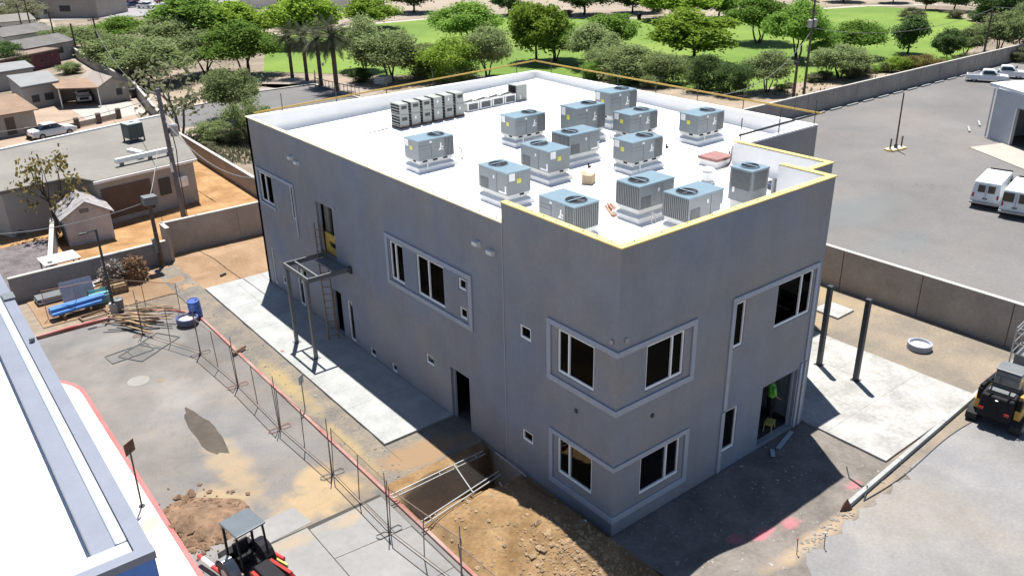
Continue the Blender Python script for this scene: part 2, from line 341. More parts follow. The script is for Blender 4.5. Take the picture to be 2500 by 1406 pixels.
# ---- asphalt driveway on the left
ASPH = mat('worn_asphalt', (.148,.142,.140), .9, .13, .22, col2=(.202,.192,.189), scale2=16, bump=.15, bscale=25)
patch(ASPH, (.31,.235,.145), [(-6.0,7.4,2.2,1.2,1.),(-8.6,9.2,1.1,1.6,.75),(-7.6,11.0,.8,3.,.6),(-5.6,8.6,.9,.7,.9)], .55, 1.5)
patch(ASPH, (.25,.24,.225), [(-7.5,17.2,1.0,2.4,.5),(-6.4,22.5,1.3,1.6,.7),(-8.,24,2.2,1.2,.5)], .8, 1.2)
cracks(ASPH, .35, .012, .88); a = MB()
arc = [(-7.15+2.9*math.cos(t), 23.1+3.0*math.sin(t)) for t in [i*math.pi/2/10 for i in range(11)]]
a.sheet([(-10.3,-30),(-4.27,-30)]+[(x,y) for x,y in arc]+[(-13.4,26.1),(-13.4,22.6)]+[(-12.9+2.6*math.cos(t), 19.6+2.6*math.sin(t)) for t in [math.pi/2-i*math.pi/2/8 for i in range(9)]], .004)
struct(a, 'asphalt_driveway', ASPH)
CPAD = mat('grey_pavement', (.231,.228,.228), .9, .09, .5, bump=.05, bscale=25)
patch(CPAD, (.31,.245,.165), [(-7.7,6.0,.9,.5,.7),(-5.8,5.9,1.,.4,.7)], .6, 1.1)
pad = tag(bpy.data.objects.new('concrete_pavement', None), kind='structure'); COL.objects.link(pad)
for poly in ([(-8.9,6.33),(-7.0,6.33),(-7.0,2.0),(-8.9,2.0)], [(-6.97,6.2),(-5.0,6.2),(-5.0,4.37),(-6.97,4.55)], [(-6.97,4.52),(-5.0,4.34),(-4.45,4.3),(-4.45,2.0),(-6.97,2.0)],
             [(-8.9,1.97),(-6.97,1.97),(-6.97,-12),(-8.9,-12)], [(-6.94,1.97),(-4.45,1.97),(-4.45,-12),(-6.94,-12)], [(-8.6,7.5),(-6.9,7.55),(-6.75,6.5),(-8.6,6.4)], [(-4.97,6.2),(-4.42,6.2),(-4.42,4.33),(-4.97,4.365)]):
    MB().prism(poly, .0, .014).build('slab_panel', CPAD, pad)
struct(MB().sheet([(-9.,6.44),(-4.4,6.34),(-4.4,-12),(-9.,-12)], .008), 'pavement_joint_bed', plain('joint', (.05,.045,.04), .9))
pud = MB(); pr = []
for i in range(26):
    t = 2*math.pi*i/26; k = 1+.07*math.sin(5*t+1)+.05*math.sin(9*t); pr.append((-7.55+.40*k*math.cos(t)*(1-.25*math.sin(t)), 13.85+1.95*k*math.sin(t)))
pud.sheet(pr, .0085); WET = mat('wet_soil', (.080,.064,.048), .35, .2, 1.5); struct(pud, 'puddle', WET)
struct(MB().lathe([(0,.012),(.42,.012),(.44,.009)], (-8.33,19.25,0), 24), 'manhole_cover', plain('manhole_iron', (.22,.215,.2), .8))
struct(MB().lathe([(0,.012),(.16,.012),(.17,.009)], (-7.6,18.7,0), 16), 'valve_cover', plain('valve_iron', (.2,.15,.1), .8))
# kerbs
def kerb(name, pts, w_, h, m, z0=0.):
    b = MB()
    for p, q in zip(pts[:-1], pts[1:]):
        b.beam((*p, z0+h/2), (*q, z0+h/2), w_, h)
    return struct(b, name, m)
kpts = [(-4.2,-3.0+i*1.5) for i in range(0,18)]+[(-7.15+2.95*math.cos(t), 23.1+3.05*math.sin(t)) for t in [i*math.pi/2/12 for i in range(1,13)]]
kerb('red_kerb', kpts, .11, .08, REDC)
kerb('red_fire_lane_kerb', [(-7.2,26.17),(-9.5,26.3),(-13.4,26.2)], .16, .15, REDC)
kerb('red_sidewalk_kerb', [(-10.36,-12)]+[(-10.36,-12+i*2) for i in range(1,16)]+[(-12.9+2.55*math.cos(t), 19.5+2.6*math.sin(t)) for t in [i*math.pi/2/8 for i in range(0,9)]], .15, .13, REDS)
SWALK = mat('white_sidewalk', (.510,.497,.476), .85, .08, .8)
patch(SWALK, (.33,.245,.15), [(-10.8,9.5,.6,.6,.6),(-10.9,7.2,.5,1.2,.4)], .6, 1.5)
sw = MB(); sw.sheet([(-12.6,-12),(-10.43,-12),(-10.43,19.4)]+[(-12.9+2.48*math.cos(t), 19.45+2.55*math.sin(t)) for t in [i*math.pi/2/8 for i in range(1,9)]], .125); struct(sw, 'sidewalk', SWALK)

# ---- concrete walk beside the left face and patio on the right: panels with open joints
def panels(name, xs, ys, z, m, th=.12, gap=.012):
    r = tag(bpy.data.objects.new(name, None), kind='structure'); COL.objects.link(r)
    for i in range(len(xs)-1):
        for j in range(len(ys)-1):
            MB().box(xs[i]+gap, ys[j]+gap, z-th, xs[i+1]-gap, ys[j+1]-gap, z).build('slab_panel', m, r)
    return r
panels('concrete_walk', [-2.85,-1.35,.1], [8.62,11.55,14.5,17.45,20.4,23.35,26.6], .1, CONC, gap=.005)
panels('concrete_walk_return', [.1,5.,10.,14.], [25.45,26.6], .1, CONC)
panels('concrete_patio', [9.85,12.05,14.25,16.45], [-3.3,-1.0,1.25,3.5,6.1], .09, CONCR, gap=.004)
panels('patio_step', [18.4,19.75], [3.9,5.2], .09, CONCR)

# ---- parking lot beyond the block walls
LOT = mat('parking_asphalt', (.135,.129,.127), .9, .12, .06, col2=(.180,.169,.165), scale2=5, bump=.12, bscale=20, mixlo=.3, mixhi=.7)
patch(LOT, (.125,.14,.147), [(33,12,6,3,.8),(29,7,4,2,.6)], .8, .15)
cracks(LOT, .11, .005, .82); weather(LOT, [(1.08,1.05,1.03),(.97,.99,1.0),(.9,.93,.95)], .09); weather(DRIVE, [(1.1,1.05,.98),(.98,1,1.02),(.92,.95,1.0)], .14); weather(ASPH, [(1.1,1.05,.98),(.93,.96,1.)], .25); weather(ASPH, [(1.07,1.05,1.02),(.94,.95,.97)], 1.1); weather(DRIVE, [(1.06,1.05,1.03),(.95,.96,.98)], .8); weather(LOT, [(1.05,1.04,1.03),(.96,.965,.97)], .5); lot = MB(); lot.sheet([(21.9,-30),(130,-30),(130,29.35),(21.9,29.35)], .006); struct(lot, 'parking_lot', LOT)

# ---- park
LAWN = mat('park_grass', (.110,.192,.025), .95, .14, .05, col2=(.163,.241,.038), bump=.3, bscale=4, scale2=1.6)
patch(LAWN, (.2,.2,.08), [(118,62,4,2,.5),(126,58,3,2,.4)], .6, .4)
lw = MB(); lw.sheet([(26.5,87.5),(33,79),(40,70.3),(51,60),(55,45),(57,39.6),(66,39.0),(78,36.2),(90,34.4),(104,37.5),(118,43),(130,50),(142,62),(140,75),(122,81.5),(105,86),(95,95.),(84,112),(72,120),(60,122),(40,118)], .004); struct(lw, 'park_lawn', LAWN)
PATHM = mat('park_path', (.360,.329,.279), .9, .08, .4)
pt = [(40,117.5),(60,121),(72,119.5),(84,111.5),(95,94.6),(105,85.6),(122,81),(140,74.5),(150,66)]
pm = MB()
for p, q in zip(pt[:-1], pt[1:]): pm.beam((*p,.012), (*q,.012), 2.0, .02)
struct(pm, 'park_path', PATHM)
PALED = mat('pale_desert', (.273,.226,.180), .95, .12, .12, bump=.1, bscale=2)
pd = MB(); pd.sheet([(40,119),(60,123),(73,121),(86,112.5),(97,96),(107,87),(123,82.5),(145,76),(150,60),(260,70),(300,300),(40,300)], .001); struct(pd, 'desert_slope', PALED)
struct(MB().sheet([(10.6,31),(60,31),(90,32.5),(140,50),(140,58),(90,40),(60,44),(50,64),(30,80),(22,86),(12,116)], -.01), 'planting_strip', mat('planting_soil', (.267,.215,.162), .95, .16, .3, bump=.2, bscale=4))
# park street with its court
STREET = mat('street_asphalt', (.130,.127,.130), .9, .1, .2)
st = MB(); st.sheet([(8.5,64),(27,64.6),(27,75),(19,75.4),(14,73),(9.5,72)], .006); struct(st, 'park_street', STREET)
kerb('street_kerb', [(8.5,72.2),(14,73.2),(19,75.6),(27.2,75.2),(27.2,64.4)], .3, .12, CAP)
struct(MB().sheet([(19,75.8),(27,75.5),(31.5,73),(31,66),(27.3,64.5),(28,81),(21,82)], .003), 'court_pavement', mat('court_paving', (.252,.216,.192), .9, .15, .8))
# alley and far street at the top left
struct(MB().sheet([(6.4,58),(10.6,58),(11.8,86),(13.8,116),(17,150),(26,210),(14,210),(11.9,130),(9.,86)], -.004), 'alley', mat('alley_dust', (.291,.248,.205), .95, .1, .3))
fs = MB(); fs.sheet([(20,172),(34,166),(64,172),(70,230),(20,240)], .004); struct(fs, 'far_car_park', mat('far_asphalt', (.238,.231,.244), .9, .1, .1))
HOUSEY = mat('house_yard_sand', (.310,.236,.180), .95, .12, .3)
struct(MB().sheet([(-12,32.9),(5.2,32.9),(5.5,41.),(6.0,57.5),(2,57.5),(-12,41.)], .001), 'back_yard_soil', mat('back_yard', (.314,.171,.071), .95, .2, .6, col2=(.392,.236,.112), bump=.3, bscale=6))
def back_h(X, Y): return .004 + np.clip(.12*vnoise(X, Y, .8, 15) + .45*np.exp(-(((X-4.0)/1.0)**2+((Y-47)/3.5)**2)), 0, 1)*np.clip((X+2.6),0,1)*np.clip(5.3-X,0,1)*np.clip(Y-33,0,1)*np.clip(50-Y,0,1)
grid('dirt_rise', -2.6, 33.0, 5.3, 40.4, 60, 60, lambda X, Y: back_h(X, Y), MATS['back_yard']); grid('dirt_bank', 2.9, 40.4, 5.3, 50., 30, 60, back_h, MATS['back_yard'])
struct(MB().sheet([(-8,67.6),(6.4,67.6),(8.4,84),(-6,84)], .001), 'drive_yard', HOUSEY)
PAVING = plain('pale_driveway', (.36,.335,.31), .9)
struct(MB().sheet([(2.9,72.2),(8.4,73.3),(8.4,80.2),(2.9,80.2)], .006), 'house_driveway', PAVING)

# ================================================================== THE NEW TWO-STOREY BUILDING
HN, HB, HM, T = 9.4, 8.85, 8.66, .25
bld = thing('office_building', 'new two-storey grey stucco building with white flat roof and yellow parapet edge', 'building', (0,0,0))
def fb(mb, face, c, a0, a1, z0, z1, d0, d1):
    # box on a facade: face L looks to -x (a = y), face R looks to -y (a = x); d is distance outwards
    if face == 'L': return mb.box(c-d1, a0, z0, c-d0, a1, z1)
    return mb.box(a0, c-d1, z0, a1, c-d0, z1)
def wall(face, c, a0, a1, z1, holes, name='wall'):
    A = sorted({a0, a1, *[h[0] for h in holes], *[h[1] for h in holes]}); Z = sorted({0., z1, *[h[2] for h in holes], *[h[3] for h in holes]})
    solid = lambda a, z: a0 < a < a1 and 0 < z < z1 and not any(h[0] < a < h[1] and h[2] < z < h[3] for h in holes)
    mb = MB()
    P = (lambda a, d, z: (c+d, a, z)) if face == 'L' else (lambda a, d, z: (a, c+d, z))
    for i in range(len(A)-1):
        for j in range(len(Z)-1):
            am, zm = (A[i]+A[i+1])/2, (Z[j]+Z[j+1])/2
            if not solid(am, zm): continue
            l, r, b, t = A[i], A[i+1], Z[j], Z[j+1]
            mb.add([P(l,0,b),P(r,0,b),P(r,0,t),P(l,0,t)], [(0,1,2,3)]); mb.add([P(l,T,b),P(r,T,b),P(r,T,t),P(l,T,t)], [(3,2,1,0)])
            for (u1,v1,u2,v2,ok) in ((l,b,l,t,solid(l-1e-3,zm)),(r,b,r,t,solid(r+1e-3,zm)),(l,b,r,b,solid(am,b-1e-3)),(l,t,r,t,solid(am,t+1e-3))):
                if not ok: mb.add([P(u1,0,v1),P(u2,0,v2),P(u2,T,v2),P(u1,T,v1)], [(0,1,2,3)])
    return mb.build(name, STUCCO, bld, recalc=False)
def window(face, c, a0, a1, z0, z1, splits=(), rec=.05, fw=.06, m=VINYL, pane=True):
    fr = MB(); d0, d1 = -rec-.07, -rec+.015
    fb(fr, face, c, a0+.004, a0+fw, z0+.004, z1-.004, d0, d1); fb(fr, face, c, a1-fw, a1-.004, z0+.004, z1-.004, d0, d1)
    fb(fr, face, c, a0+fw, a1-fw, z0+.004, z0+fw*1.5, d0, d1); fb(fr, face, c, a0+fw, a1-fw, z1-fw, z1-.004, d0, d1)
    for s in splits: fb(fr, face, c, s-.03, s+.03, z0+fw*1.5, z1-fw, d0, d1+.012)
    w_ = fr.build('window', m, bld)
    e = [a0+fw] + [v for s in splits for v in (s-.03, s+.03)] + [a1-fw]
    if pane:
        for k in range(0, len(e), 2):
            fb(MB(), face, c, e[k], e[k+1], z0+fw*1.5, z1-fw, -rec-.036, -rec-.03).build('pane', GLASSD if z0 > 3.5 else GLASS, w_)
    return w_
def trims(face, c, rects):
    for a0, a1, z0, z1 in rects: fb(MB(), face, c, a0, a1, z0, z1, .003, .055).build('trim_band', TRIM, bld, bevel=.012)

XL = .12
HL = [(23.3,24.75,4.66,6.14),(20.95,21.35,4.55,6.2),(17.1,18.65,3.68,6.12),(11.45,12.4,4.48,6.08),(8.72,10.5,4.48,6.1),(7.36,7.82,5.6,6.04),(7.36,7.82,4.5,4.94),
      (24.3,24.62,.2,2.2),(23.2,23.6,.55,.98),(20.6,21.7,.1,2.2),(17.12,18.1,.1,2.2),(16.1,16.58,.15,2.1),(14.36,14.85,.1,.5),(12.62,13.05,.1,.5),(9.72,10.28,1.65,2.08),(7.42,8.6,.0,2.2)]
wall('L', XL, 5.1, 25.4, HM, HL)
HN_L = [(3.75,4.3,5.15,5.63),(3.7,4.25,1.35,1.78),(.92,2.5,4.68,6.16),(.91,2.48,1.02,2.36)]
wall('L', 0., T, 5.1, HN, HN_L)
HR = [(1.18,2.8,4.66,6.16),(1.15,2.93,.98,2.36),(5.18,5.66,4.66,6.26),(7.3,9.3,4.68,6.3),(5.12,5.78,.75,2.38),(7.1,9.12,.12,2.52)]
wall('R', 0., 0., 9.78, HN, HR)
ft = MB(); ft.box(XL+.003,5.0,-1.8,XL+T,25.3,.0-.001); ft.box(.003,.01,-1.8,T,5.0,-.001); ft.build('footing', CONC, bld)
ends = MB(); ends.box(0.001,5.1,HM-.5,.249,5.12,HN); ends.build('parapet_end', STUCCO, bld)
# hidden and far walls
ow = MB(); ow.box(9.53,T,0,9.78,2.0,HN); ow.build('wall', STUCCO, bld)
ow = MB(); ow.box(9.78,2.0,0,12.9,2.25,HB); ow.box(12.65,2.25,0,12.9,6.15,HB); ow.build('wall', STUCCO, bld)
ow = MB(); ow.box(12.9,6.15,0,18.3,6.4,HM); ow.box(18.05,6.4,0,18.3,25.15,HM); ow.box(XL,25.15+.002,0,18.3,25.4,HM); ow.build('wall', STUCCO, bld)
# interior: floors, partitions
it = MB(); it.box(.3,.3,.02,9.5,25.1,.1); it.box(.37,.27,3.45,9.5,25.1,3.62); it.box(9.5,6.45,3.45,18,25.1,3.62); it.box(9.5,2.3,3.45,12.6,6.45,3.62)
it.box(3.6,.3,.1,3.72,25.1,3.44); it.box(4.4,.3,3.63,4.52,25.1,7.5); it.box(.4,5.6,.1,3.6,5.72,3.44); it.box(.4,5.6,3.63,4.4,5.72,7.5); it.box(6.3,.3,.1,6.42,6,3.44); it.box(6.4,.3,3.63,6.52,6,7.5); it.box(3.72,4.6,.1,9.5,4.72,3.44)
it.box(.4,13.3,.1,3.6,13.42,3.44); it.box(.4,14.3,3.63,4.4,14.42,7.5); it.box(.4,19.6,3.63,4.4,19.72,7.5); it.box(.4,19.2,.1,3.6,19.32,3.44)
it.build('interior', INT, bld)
st_ = MB()
for k in range(6): st_.box(7.35+k*.36, 1.1, 3.63, 7.40+k*.36, 1.2, 7.4)
st_.box(7.2,1.05,4.5,9.4,1.09,4.95); st_.build('interior_framing', WOODD, bld)
# roof deck, falling towards the left scuppers
DK = lambda x, y=10.: 7.72+.026*x*min(1., max(.1, y/22))
rd = MB()
def deck(x0,y0,x1,y1):
    n, m_ = max(2,round((x1-x0)/1.)), max(2,round((y1-y0)/1.)); vs = []
    for j_ in range(m_+1):
        for i_ in range(n+1):
            x, y = x0+(x1-x0)*i_/n, y0+(y1-y0)*j_/m_; vs.append((x,y,DK(x,y)))
    rd.add(vs, [(j_*(n+1)+i_, j_*(n+1)+i_+1, (j_+1)*(n+1)+i_+1, (j_+1)*(n+1)+i_) for j_ in range(m_) for i_ in range(n)])
deck(.2,.2,9.6,25.2); deck(9.6,2.2,12.7,25.2); deck(12.7,6.3,18.1,25.2)
roof = rd.build('roof', ROOFW, bld, recalc=False)
# membrane on the inside of the parapets with a cove at the foot
def lining(p, q, nx, ny, top):
    mb = MB(); n = 5; prof = [(.012, top), (.012, None)]
    for k in range(n+1):
        t = k/n*math.pi/2; prof.append((.012+.38*(1-math.cos(t)), .38*(1-math.sin(t))))
    vs = []
    for (x, y) in (p, q):
        for d, z in prof:
            X, Y = x+nx*d, y+ny*d
            vs.append((X, Y, top if z == top else DK(X,Y)+(.38 if z is None else z)+.004))
    m_ = len(prof); mb.add(vs, [(i, i+1, m_+i+1, m_+i) for i in range(m_-1)])
    mb.build('parapet_lining', ROOFW, bld, smooth=False)
lining((18.05,6.4),(18.05,25.15),-1,0,HM); lining((18.05,25.15),(XL+T,25.15),0,-1,HM); lining((XL+T,25.15),(XL+T,5.1),1,0,HM)
lining((12.65,2.25),(12.65,6.3),-1,0,HB); lining((9.53,.25),(9.53,2.0),-1,0,HN); lining((.25,.25),(9.53,.25),0,1,HN); lining((.25,5.1),(.25,.25),1,0,HN); lining((9.6,2.25),(12.65,2.25),0,1,HB); lining((12.7,6.4),(18.05,6.4),0,1,HM)
# caps
def cap(x0,y0,x1,y1,z,m): MB().box(x0,y0,z,x1,y1,z+.04).build('parapet_cap', m, bld)
cap(-.03,-.03,.21,5.13,HN,YELLOW); cap(.21,-.03,9.81,.21,HN,YELLOW); cap(9.57,.21,9.81,2.02,HN,YELLOW)
cap(9.81,1.97,12.93,2.2,HB,YELLOW); cap(12.7,2.2,12.93,6.4,HB,YELLOW)
cap(XL-.03,5.13,XL+.17,25.43,HM,mat('cream_cap', (.66,.58,.36), .8, .12, 1.5))
cap(XL+.17,25.13,18.33,25.43,HM,ROOFW); cap(18.02,6.12,18.33,25.13,HM,ROOFW); cap(12.93,6.12,18.02,6.43,HM,ROOFW)
# screws along the yellow caps
ns = MB()
for k in range(9): ns.lathe([(.028,0),(.028,.015),(0,.015)], (.12, .5+k*.55, HN+.04), 6); ns.lathe([(.028,0),(.028,.015),(0,.015)], (.6+k*1.05, .12, HN+.04), 6)
for k in range(22): ns.lathe([(.028,0),(.028,.015),(0,.015)], (XL+.12, 5.7+k*.9, HM+.04), 6)
tag(ns.build('cap_screws', STEEL, bld), kind='stuff')
# trims on the left face and at the near corner
trims('L', XL, [(20.75,24.98,6.2,6.36),(24.8,24.98,4.5,6.2),(20.75,20.9,3.75,6.2),(23.1,24.8,4.5,4.64),
                (7.0,12.68,6.16,6.34),(7.0,12.68,4.24,4.42),(12.5,12.68,4.42,6.16),(7.0,7.2,4.42,6.16)])
trims('L', 0., [(-.055,2.95,6.2,6.38),(-.055,2.95,4.3,4.5),(2.78,2.95,4.5,6.2),(-.055,2.85,2.4,2.56),(-.055,2.85,.52,.74),(2.68,2.85,.74,2.4)])
trims('R', 0., [(.003,3.3,6.2,6.38),(.003,3.3,4.3,4.5),(3.12,3.3,4.5,6.2),(.003,3.3,2.4,2.56),(.003,3.3,.52,.74),(3.12,3.3,.74,2.4),
                (4.95,9.55,6.32,6.5),(4.95,5.12,2.5,6.32),(9.4,9.55,2.75,6.32),(4.9,5.06,.05,2.42),(9.2,9.32,.05,2.7),(9.46,9.58,.05,2.7)])
# windows
window('L',XL,23.3,24.75,4.66,6.14,(24.05,)); window('L',XL,20.95,21.35,4.55,6.2)
window('L',XL,11.45,12.4,4.48,6.08,(12.0,)); window('L',XL,8.72,10.5,4.48,6.1,(9.72,))
for z0,z1 in ((5.6,6.04),(4.5,4.94)): window('L',XL,7.36,7.82,z0,z1)
window('L',XL,24.3,24.62,.2,2.2); window('L',XL,23.2,23.6,.55,.98); window('L',XL,16.1,16.58,.15,2.1); window('L',XL,14.36,14.85,.1,.5); window('L',XL,12.62,13.05,.1,.5); window('L',XL,9.72,10.28,1.65,2.08)
window('L',XL,21.15,21.7,.1,2.2)
window('L',0,3.75,4.3,5.15,5.63,rec=.04); window('L',0,3.7,4.25,1.35,1.78,rec=.04); window('L',0,.92,2.5,4.68,6.16,(2.02,)); window('L',0,.91,2.48,1.02,2.36,(1.95,))
window('R',0,1.18,2.8,4.66,6.16,(2.28,)); window('R',0,1.15,2.93,.98,2.36,(2.33,)); window('R',0,5.18,5.66,4.66,6.26); window('R',0,7.3,9.3,4.68,6.3,(8.65,)); window('R',0,5.12,5.78,.75,2.38)
# door frames
for (f_,c,a0,a1,z0,z1,m) in (('L',XL,7.42,8.6,.0,2.2,TRIM),('L',XL,17.12,18.1,.1,2.2,TRIM),('L',XL,17.1,18.65,3.68,6.12,TRIM),('R',0,7.1,9.12,.12,2.52,TRIM)):
    d = MB(); fb(d,f_,c,a0+.003,a0+.06,z0,z1-.06,-.2,-.12); fb(d,f_,c,a1-.06,a1-.003,z0,z1-.06,-.2,-.12); fb(d,f_,c,a0+.003,a1-.003,z1-.06,z1-.003,-.2,-.12); d.build('door_frame', m, bld)
d = MB(); fb(d,'L',XL,17.16,18.6,3.7,4.05,-.32,-.26); fb(d,'L',XL,17.16,18.6,4.3,4.66,-.32,-.26); fb(d,'L',XL,18.2,18.6,4.05,4.3,-.32,-.26); d.build('yellow_guard_boards', mat('yellow_board', (.62,.42,.09), .8), bld)
d = MB(); fb(d,'L',XL,18.15,18.62,3.7,6.06,-.44,-.34); d.build('door_jamb_panel', mat('jamb', (.22,.2,.17), .9), bld)
# scuppers and small wall boxes
for y, z in ((20.56,7.62),(19.96,7.52),(6.57,7.62),(5.80,7.54)):
    MB().add([(XL-.003,y-.16,z-.09),(XL-.003,y+.16,z-.09),(XL-.003,y+.16,z+.1),(XL-.003,y-.16,z+.1),(XL-.16,y-.14,z-.04),(XL-.16,y+.14,z-.04),(XL-.16,y+.14,z+.09),(XL-.16,y-.14,z+.09)],
             [(0,1,2,3),(7,6,5,4),(0,4,5,1),(1,5,6,2),(2,6,7,3),(3,7,4,0)]).build('scupper', CURBW, bld)
for f_,c,a,z in (('L',0,.22,6.62),('R',0,.3,6.66),('L',0,1.62,3.72),('R',0,1.55,3.72),('L',XL,16.85,6.2)):
    b = MB(); fb(b,f_,c,a-.05,a+.05,z-.06,z+.06,.002,.05); b.build('wall_box', GALV if z > 5 else STEEL, bld, bevel=.01)
gr = MB(); fb(gr,'L',0,5.085,5.12,0,HM-.01,.004,.02); gr.build('control_joint', TRIM, bld)

# ================================================================== ROOFTOP
def make_unit():
    r = thing('rooftop_unit', 'x', 'air conditioner', group='packaged units on the white roof')
    Lx, Wy, Hh = 1.72, 1.08, .84; z0 = .42; x0, x1, y0, y1 = -Lx/2, Lx/2, -Wy/2, Wy/2
    cb = MB(); cb.box(x0+.09,y0+.09,.02,x1-.09,y1-.09,.30); cb.build('curb', CURBW, r, bevel=.02)
    fl = MB(); fl.add([(x0-.12,y0-.12,-.05),(x1+.12,y0-.12,-.05),(x1+.12,y1+.12,-.05),(x0-.12,y1+.12,-.05),(x0-.1,y0-.1,.16),(x1+.1,y0-.1,.16),(x1+.1,y1+.1,.16),(x0-.1,y1+.1,.16),(x0+.06,y0+.06,.22),(x1-.06,y0+.06,.22),(x1-.06,y1-.06,.22),(x0+.06,y1-.06,.22)],
        [(0,1,5,4),(1,2,6,5),(2,3,7,6),(3,0,4,7),(4,5,9,8),(5,6,10,9),(6,7,11,10),(7,4,8,11),(8,9,10,11)]); fl.build('curb_flashing', ROOFW, r, bevel=.02)
    bs = MB(); bs.box(x0+.04,y0+.04,.30,x1-.04,y1-.04,z0); bs.build('base_rail', CURBW, r)
    bl = MB()
    for k in range(3): bl.box(x0+.2+k*.5,y0+.025,.335,x0+.42+k*.5,y0+.039,z0-.02)
    bl.box(x0+.025,y0+.3,.335,x0+.039,y0+.5,z0-.02); tag(bl.build('fork_slots', BLACK, r), kind='stuff')
    bd = MB(); bd.box(x0,y0,z0,x1,y1,z0+Hh-.05); body = bd.build('cabinet', RTUG, r, bevel=.015)
    sm_ = MB()
    for fy, s in ((y0,-1),(y1,1)):
        for xx in (x0+.62,): sm_.box(xx-.006, fy+s*.002, z0+.03, xx+.006, fy+s*.006, z0+Hh-.08)
    sm_.box(x0+.03,y0-.006,z0+.60,x0+.60,y0-.002,z0+.61); sm_.box(x0+.03,y0-.006,z0+.46,x0+.60,y0-.002,z0+.468); tag(sm_.build('panel_seams', RTUD, body), kind='stuff')
    lid = MB(); lid.box(x0-.02,y0-.02,z0+Hh-.05,x1+.02,y1+.02,z0+Hh); lid.build('lid', RTUT, r, bevel=.012)
    cx = x1-.5; zf = z0+Hh
    fn = MB(); fn.lathe([(.36,.004),(.36,.022),(.38,.022),(.385,.002)], (cx,0,zf), 24); fan = fn.build('fan_ring', RTUT, r)
    MB().lathe([(0,.006),(.358,.006)], (cx,0,zf), 24).build('fan_well', BLACK, fan)
    fb_ = MB()
    for k in range(3): fb_.obox((cx+.16*math.cos(k*2.094+.4), .16*math.sin(k*2.094+.4), zf+.018), (.28,.15,.006), k*2.094+.4, rx=.12)
    fb_.build('fan_blades', plain('fan_blade', (.014,.017,.028), .6), fan)
    gb = MB(); gb.box(cx-.03,-.36,zf+.034,cx+.03,.36,zf+.046)
    pass
    gb.build('fan_guard', RTUT, fan)
    # condenser coil with upright louvre bars at the fan end
    ck = MB(); ck.box(x1-.44,y0-.008,z0+.03,x1-.02,y0-.003,z0+Hh-.07); ck.box(x1+.003,y0+.02,z0+.03,x1+.008,y1-.02,z0+Hh-.07); coil = ck.build('coil', RTUD, r)
    lb = MB()
    for k in range(7): lb.box(x1-.44+k*.07,y0-.022,z0+.03,x1-.415+k*.07,y0-.009,z0+Hh-.07)
    for k in range(13): lb.box(x1+.009,y0+.03+k*.081,z0+.03,x1+.022,y0+.058+k*.081,z0+Hh-.07)
    lb.build('louvre_bars', RTUL, coil)
    # service grille and gas cover on the other long side
    sg = MB(); sg.box(x1-.58,y1+.003,z0+.04,x1-.12,y1+.008,z0+.42); sgo = sg.build('service_grille', RTUD, r)
    sb = MB()
    for k in range(9): sb.box(x1-.57+k*.05,y1+.009,z0+.04,x1-.55+k*.05,y1+.02,z0+.42)
    sb.build('grille_bars', RTUL, sgo)
    wb = MB(); wb.box(x0+.06,y1+.003,z0+.05,x0+.14,y1+.012,z0+.34); wb.box(x0+.14,y1+.003,z0+.05,x0+.5,y1+.012,z0+.12); wb.build('white_label', WHITE, r)
    wl = MB(); wl.box(x0+.75,y1+.003,z0+.5,x0+.83,y1+.01,z0+.62); wl.box(x0+.55,y0-.01,z0+.68,x0+.66,y0-.003,z0+.76); wl.build('white_label', WHITE, r)
    ws = MB(); ws.box(x0-.01,y1-.34,z0+.52,x0-.003,y1-.08,z0+.80); ws.build('white_label', WHITE, r)
    ys = MB(); ys.box(x0-.01,-.08,z0+.40,x0-.003,.1,z0+.56); ylab = ys.build('yellow_label', STICKY, r)
    yd = MB(); yd.box(x0-.013,.03,z0+.44,x0-.0105,.07,z0+.52); yd.box(x0-.013,-.05,z0+.44,x0-.0105,.01,z0+.46); yd.box(x0-.013,-.05,z0+.5,x0-.0105,.01,z0+.52); yd.build('label_print', plain('label_print', (.5,.52,.1), .6), ylab)
    # white emblem on the side panel: an upright stroke with two arms and a foot
    em = MB(); ex, ez = x1-.64, z0+.46
    em.obox((ex,y0-.006,ez), (.055,.006,.30), ry=.12); em.obox((ex+.06,y0-.0065,ez-.01), (.16,.006,.05), ry=.5); em.obox((ex-.055,y0-.007,ez-.1), (.13,.006,.045), ry=-.9); em.obox((ex+.07,y0-.0075,ez-.12), (.10,.006,.04), ry=.6)
    em.build('emblem', WHITE, r)
    # drain pipe
    dp = MB(); dp.path([(x0+.3,y0-.05,.36),(x0+.3,y0-.16,.34),(x0+.3,y0-.16,.02)], .018, 6); dp.build('drain_pipe', WHITE, r)
    return r
proto = make_unit()
def on(px, py, h=0.):
    x, y = 5., 10.
    for _ in range(25): p = at(px, py, DK(x,y)+h); x, y = p.x, p.y
    return p
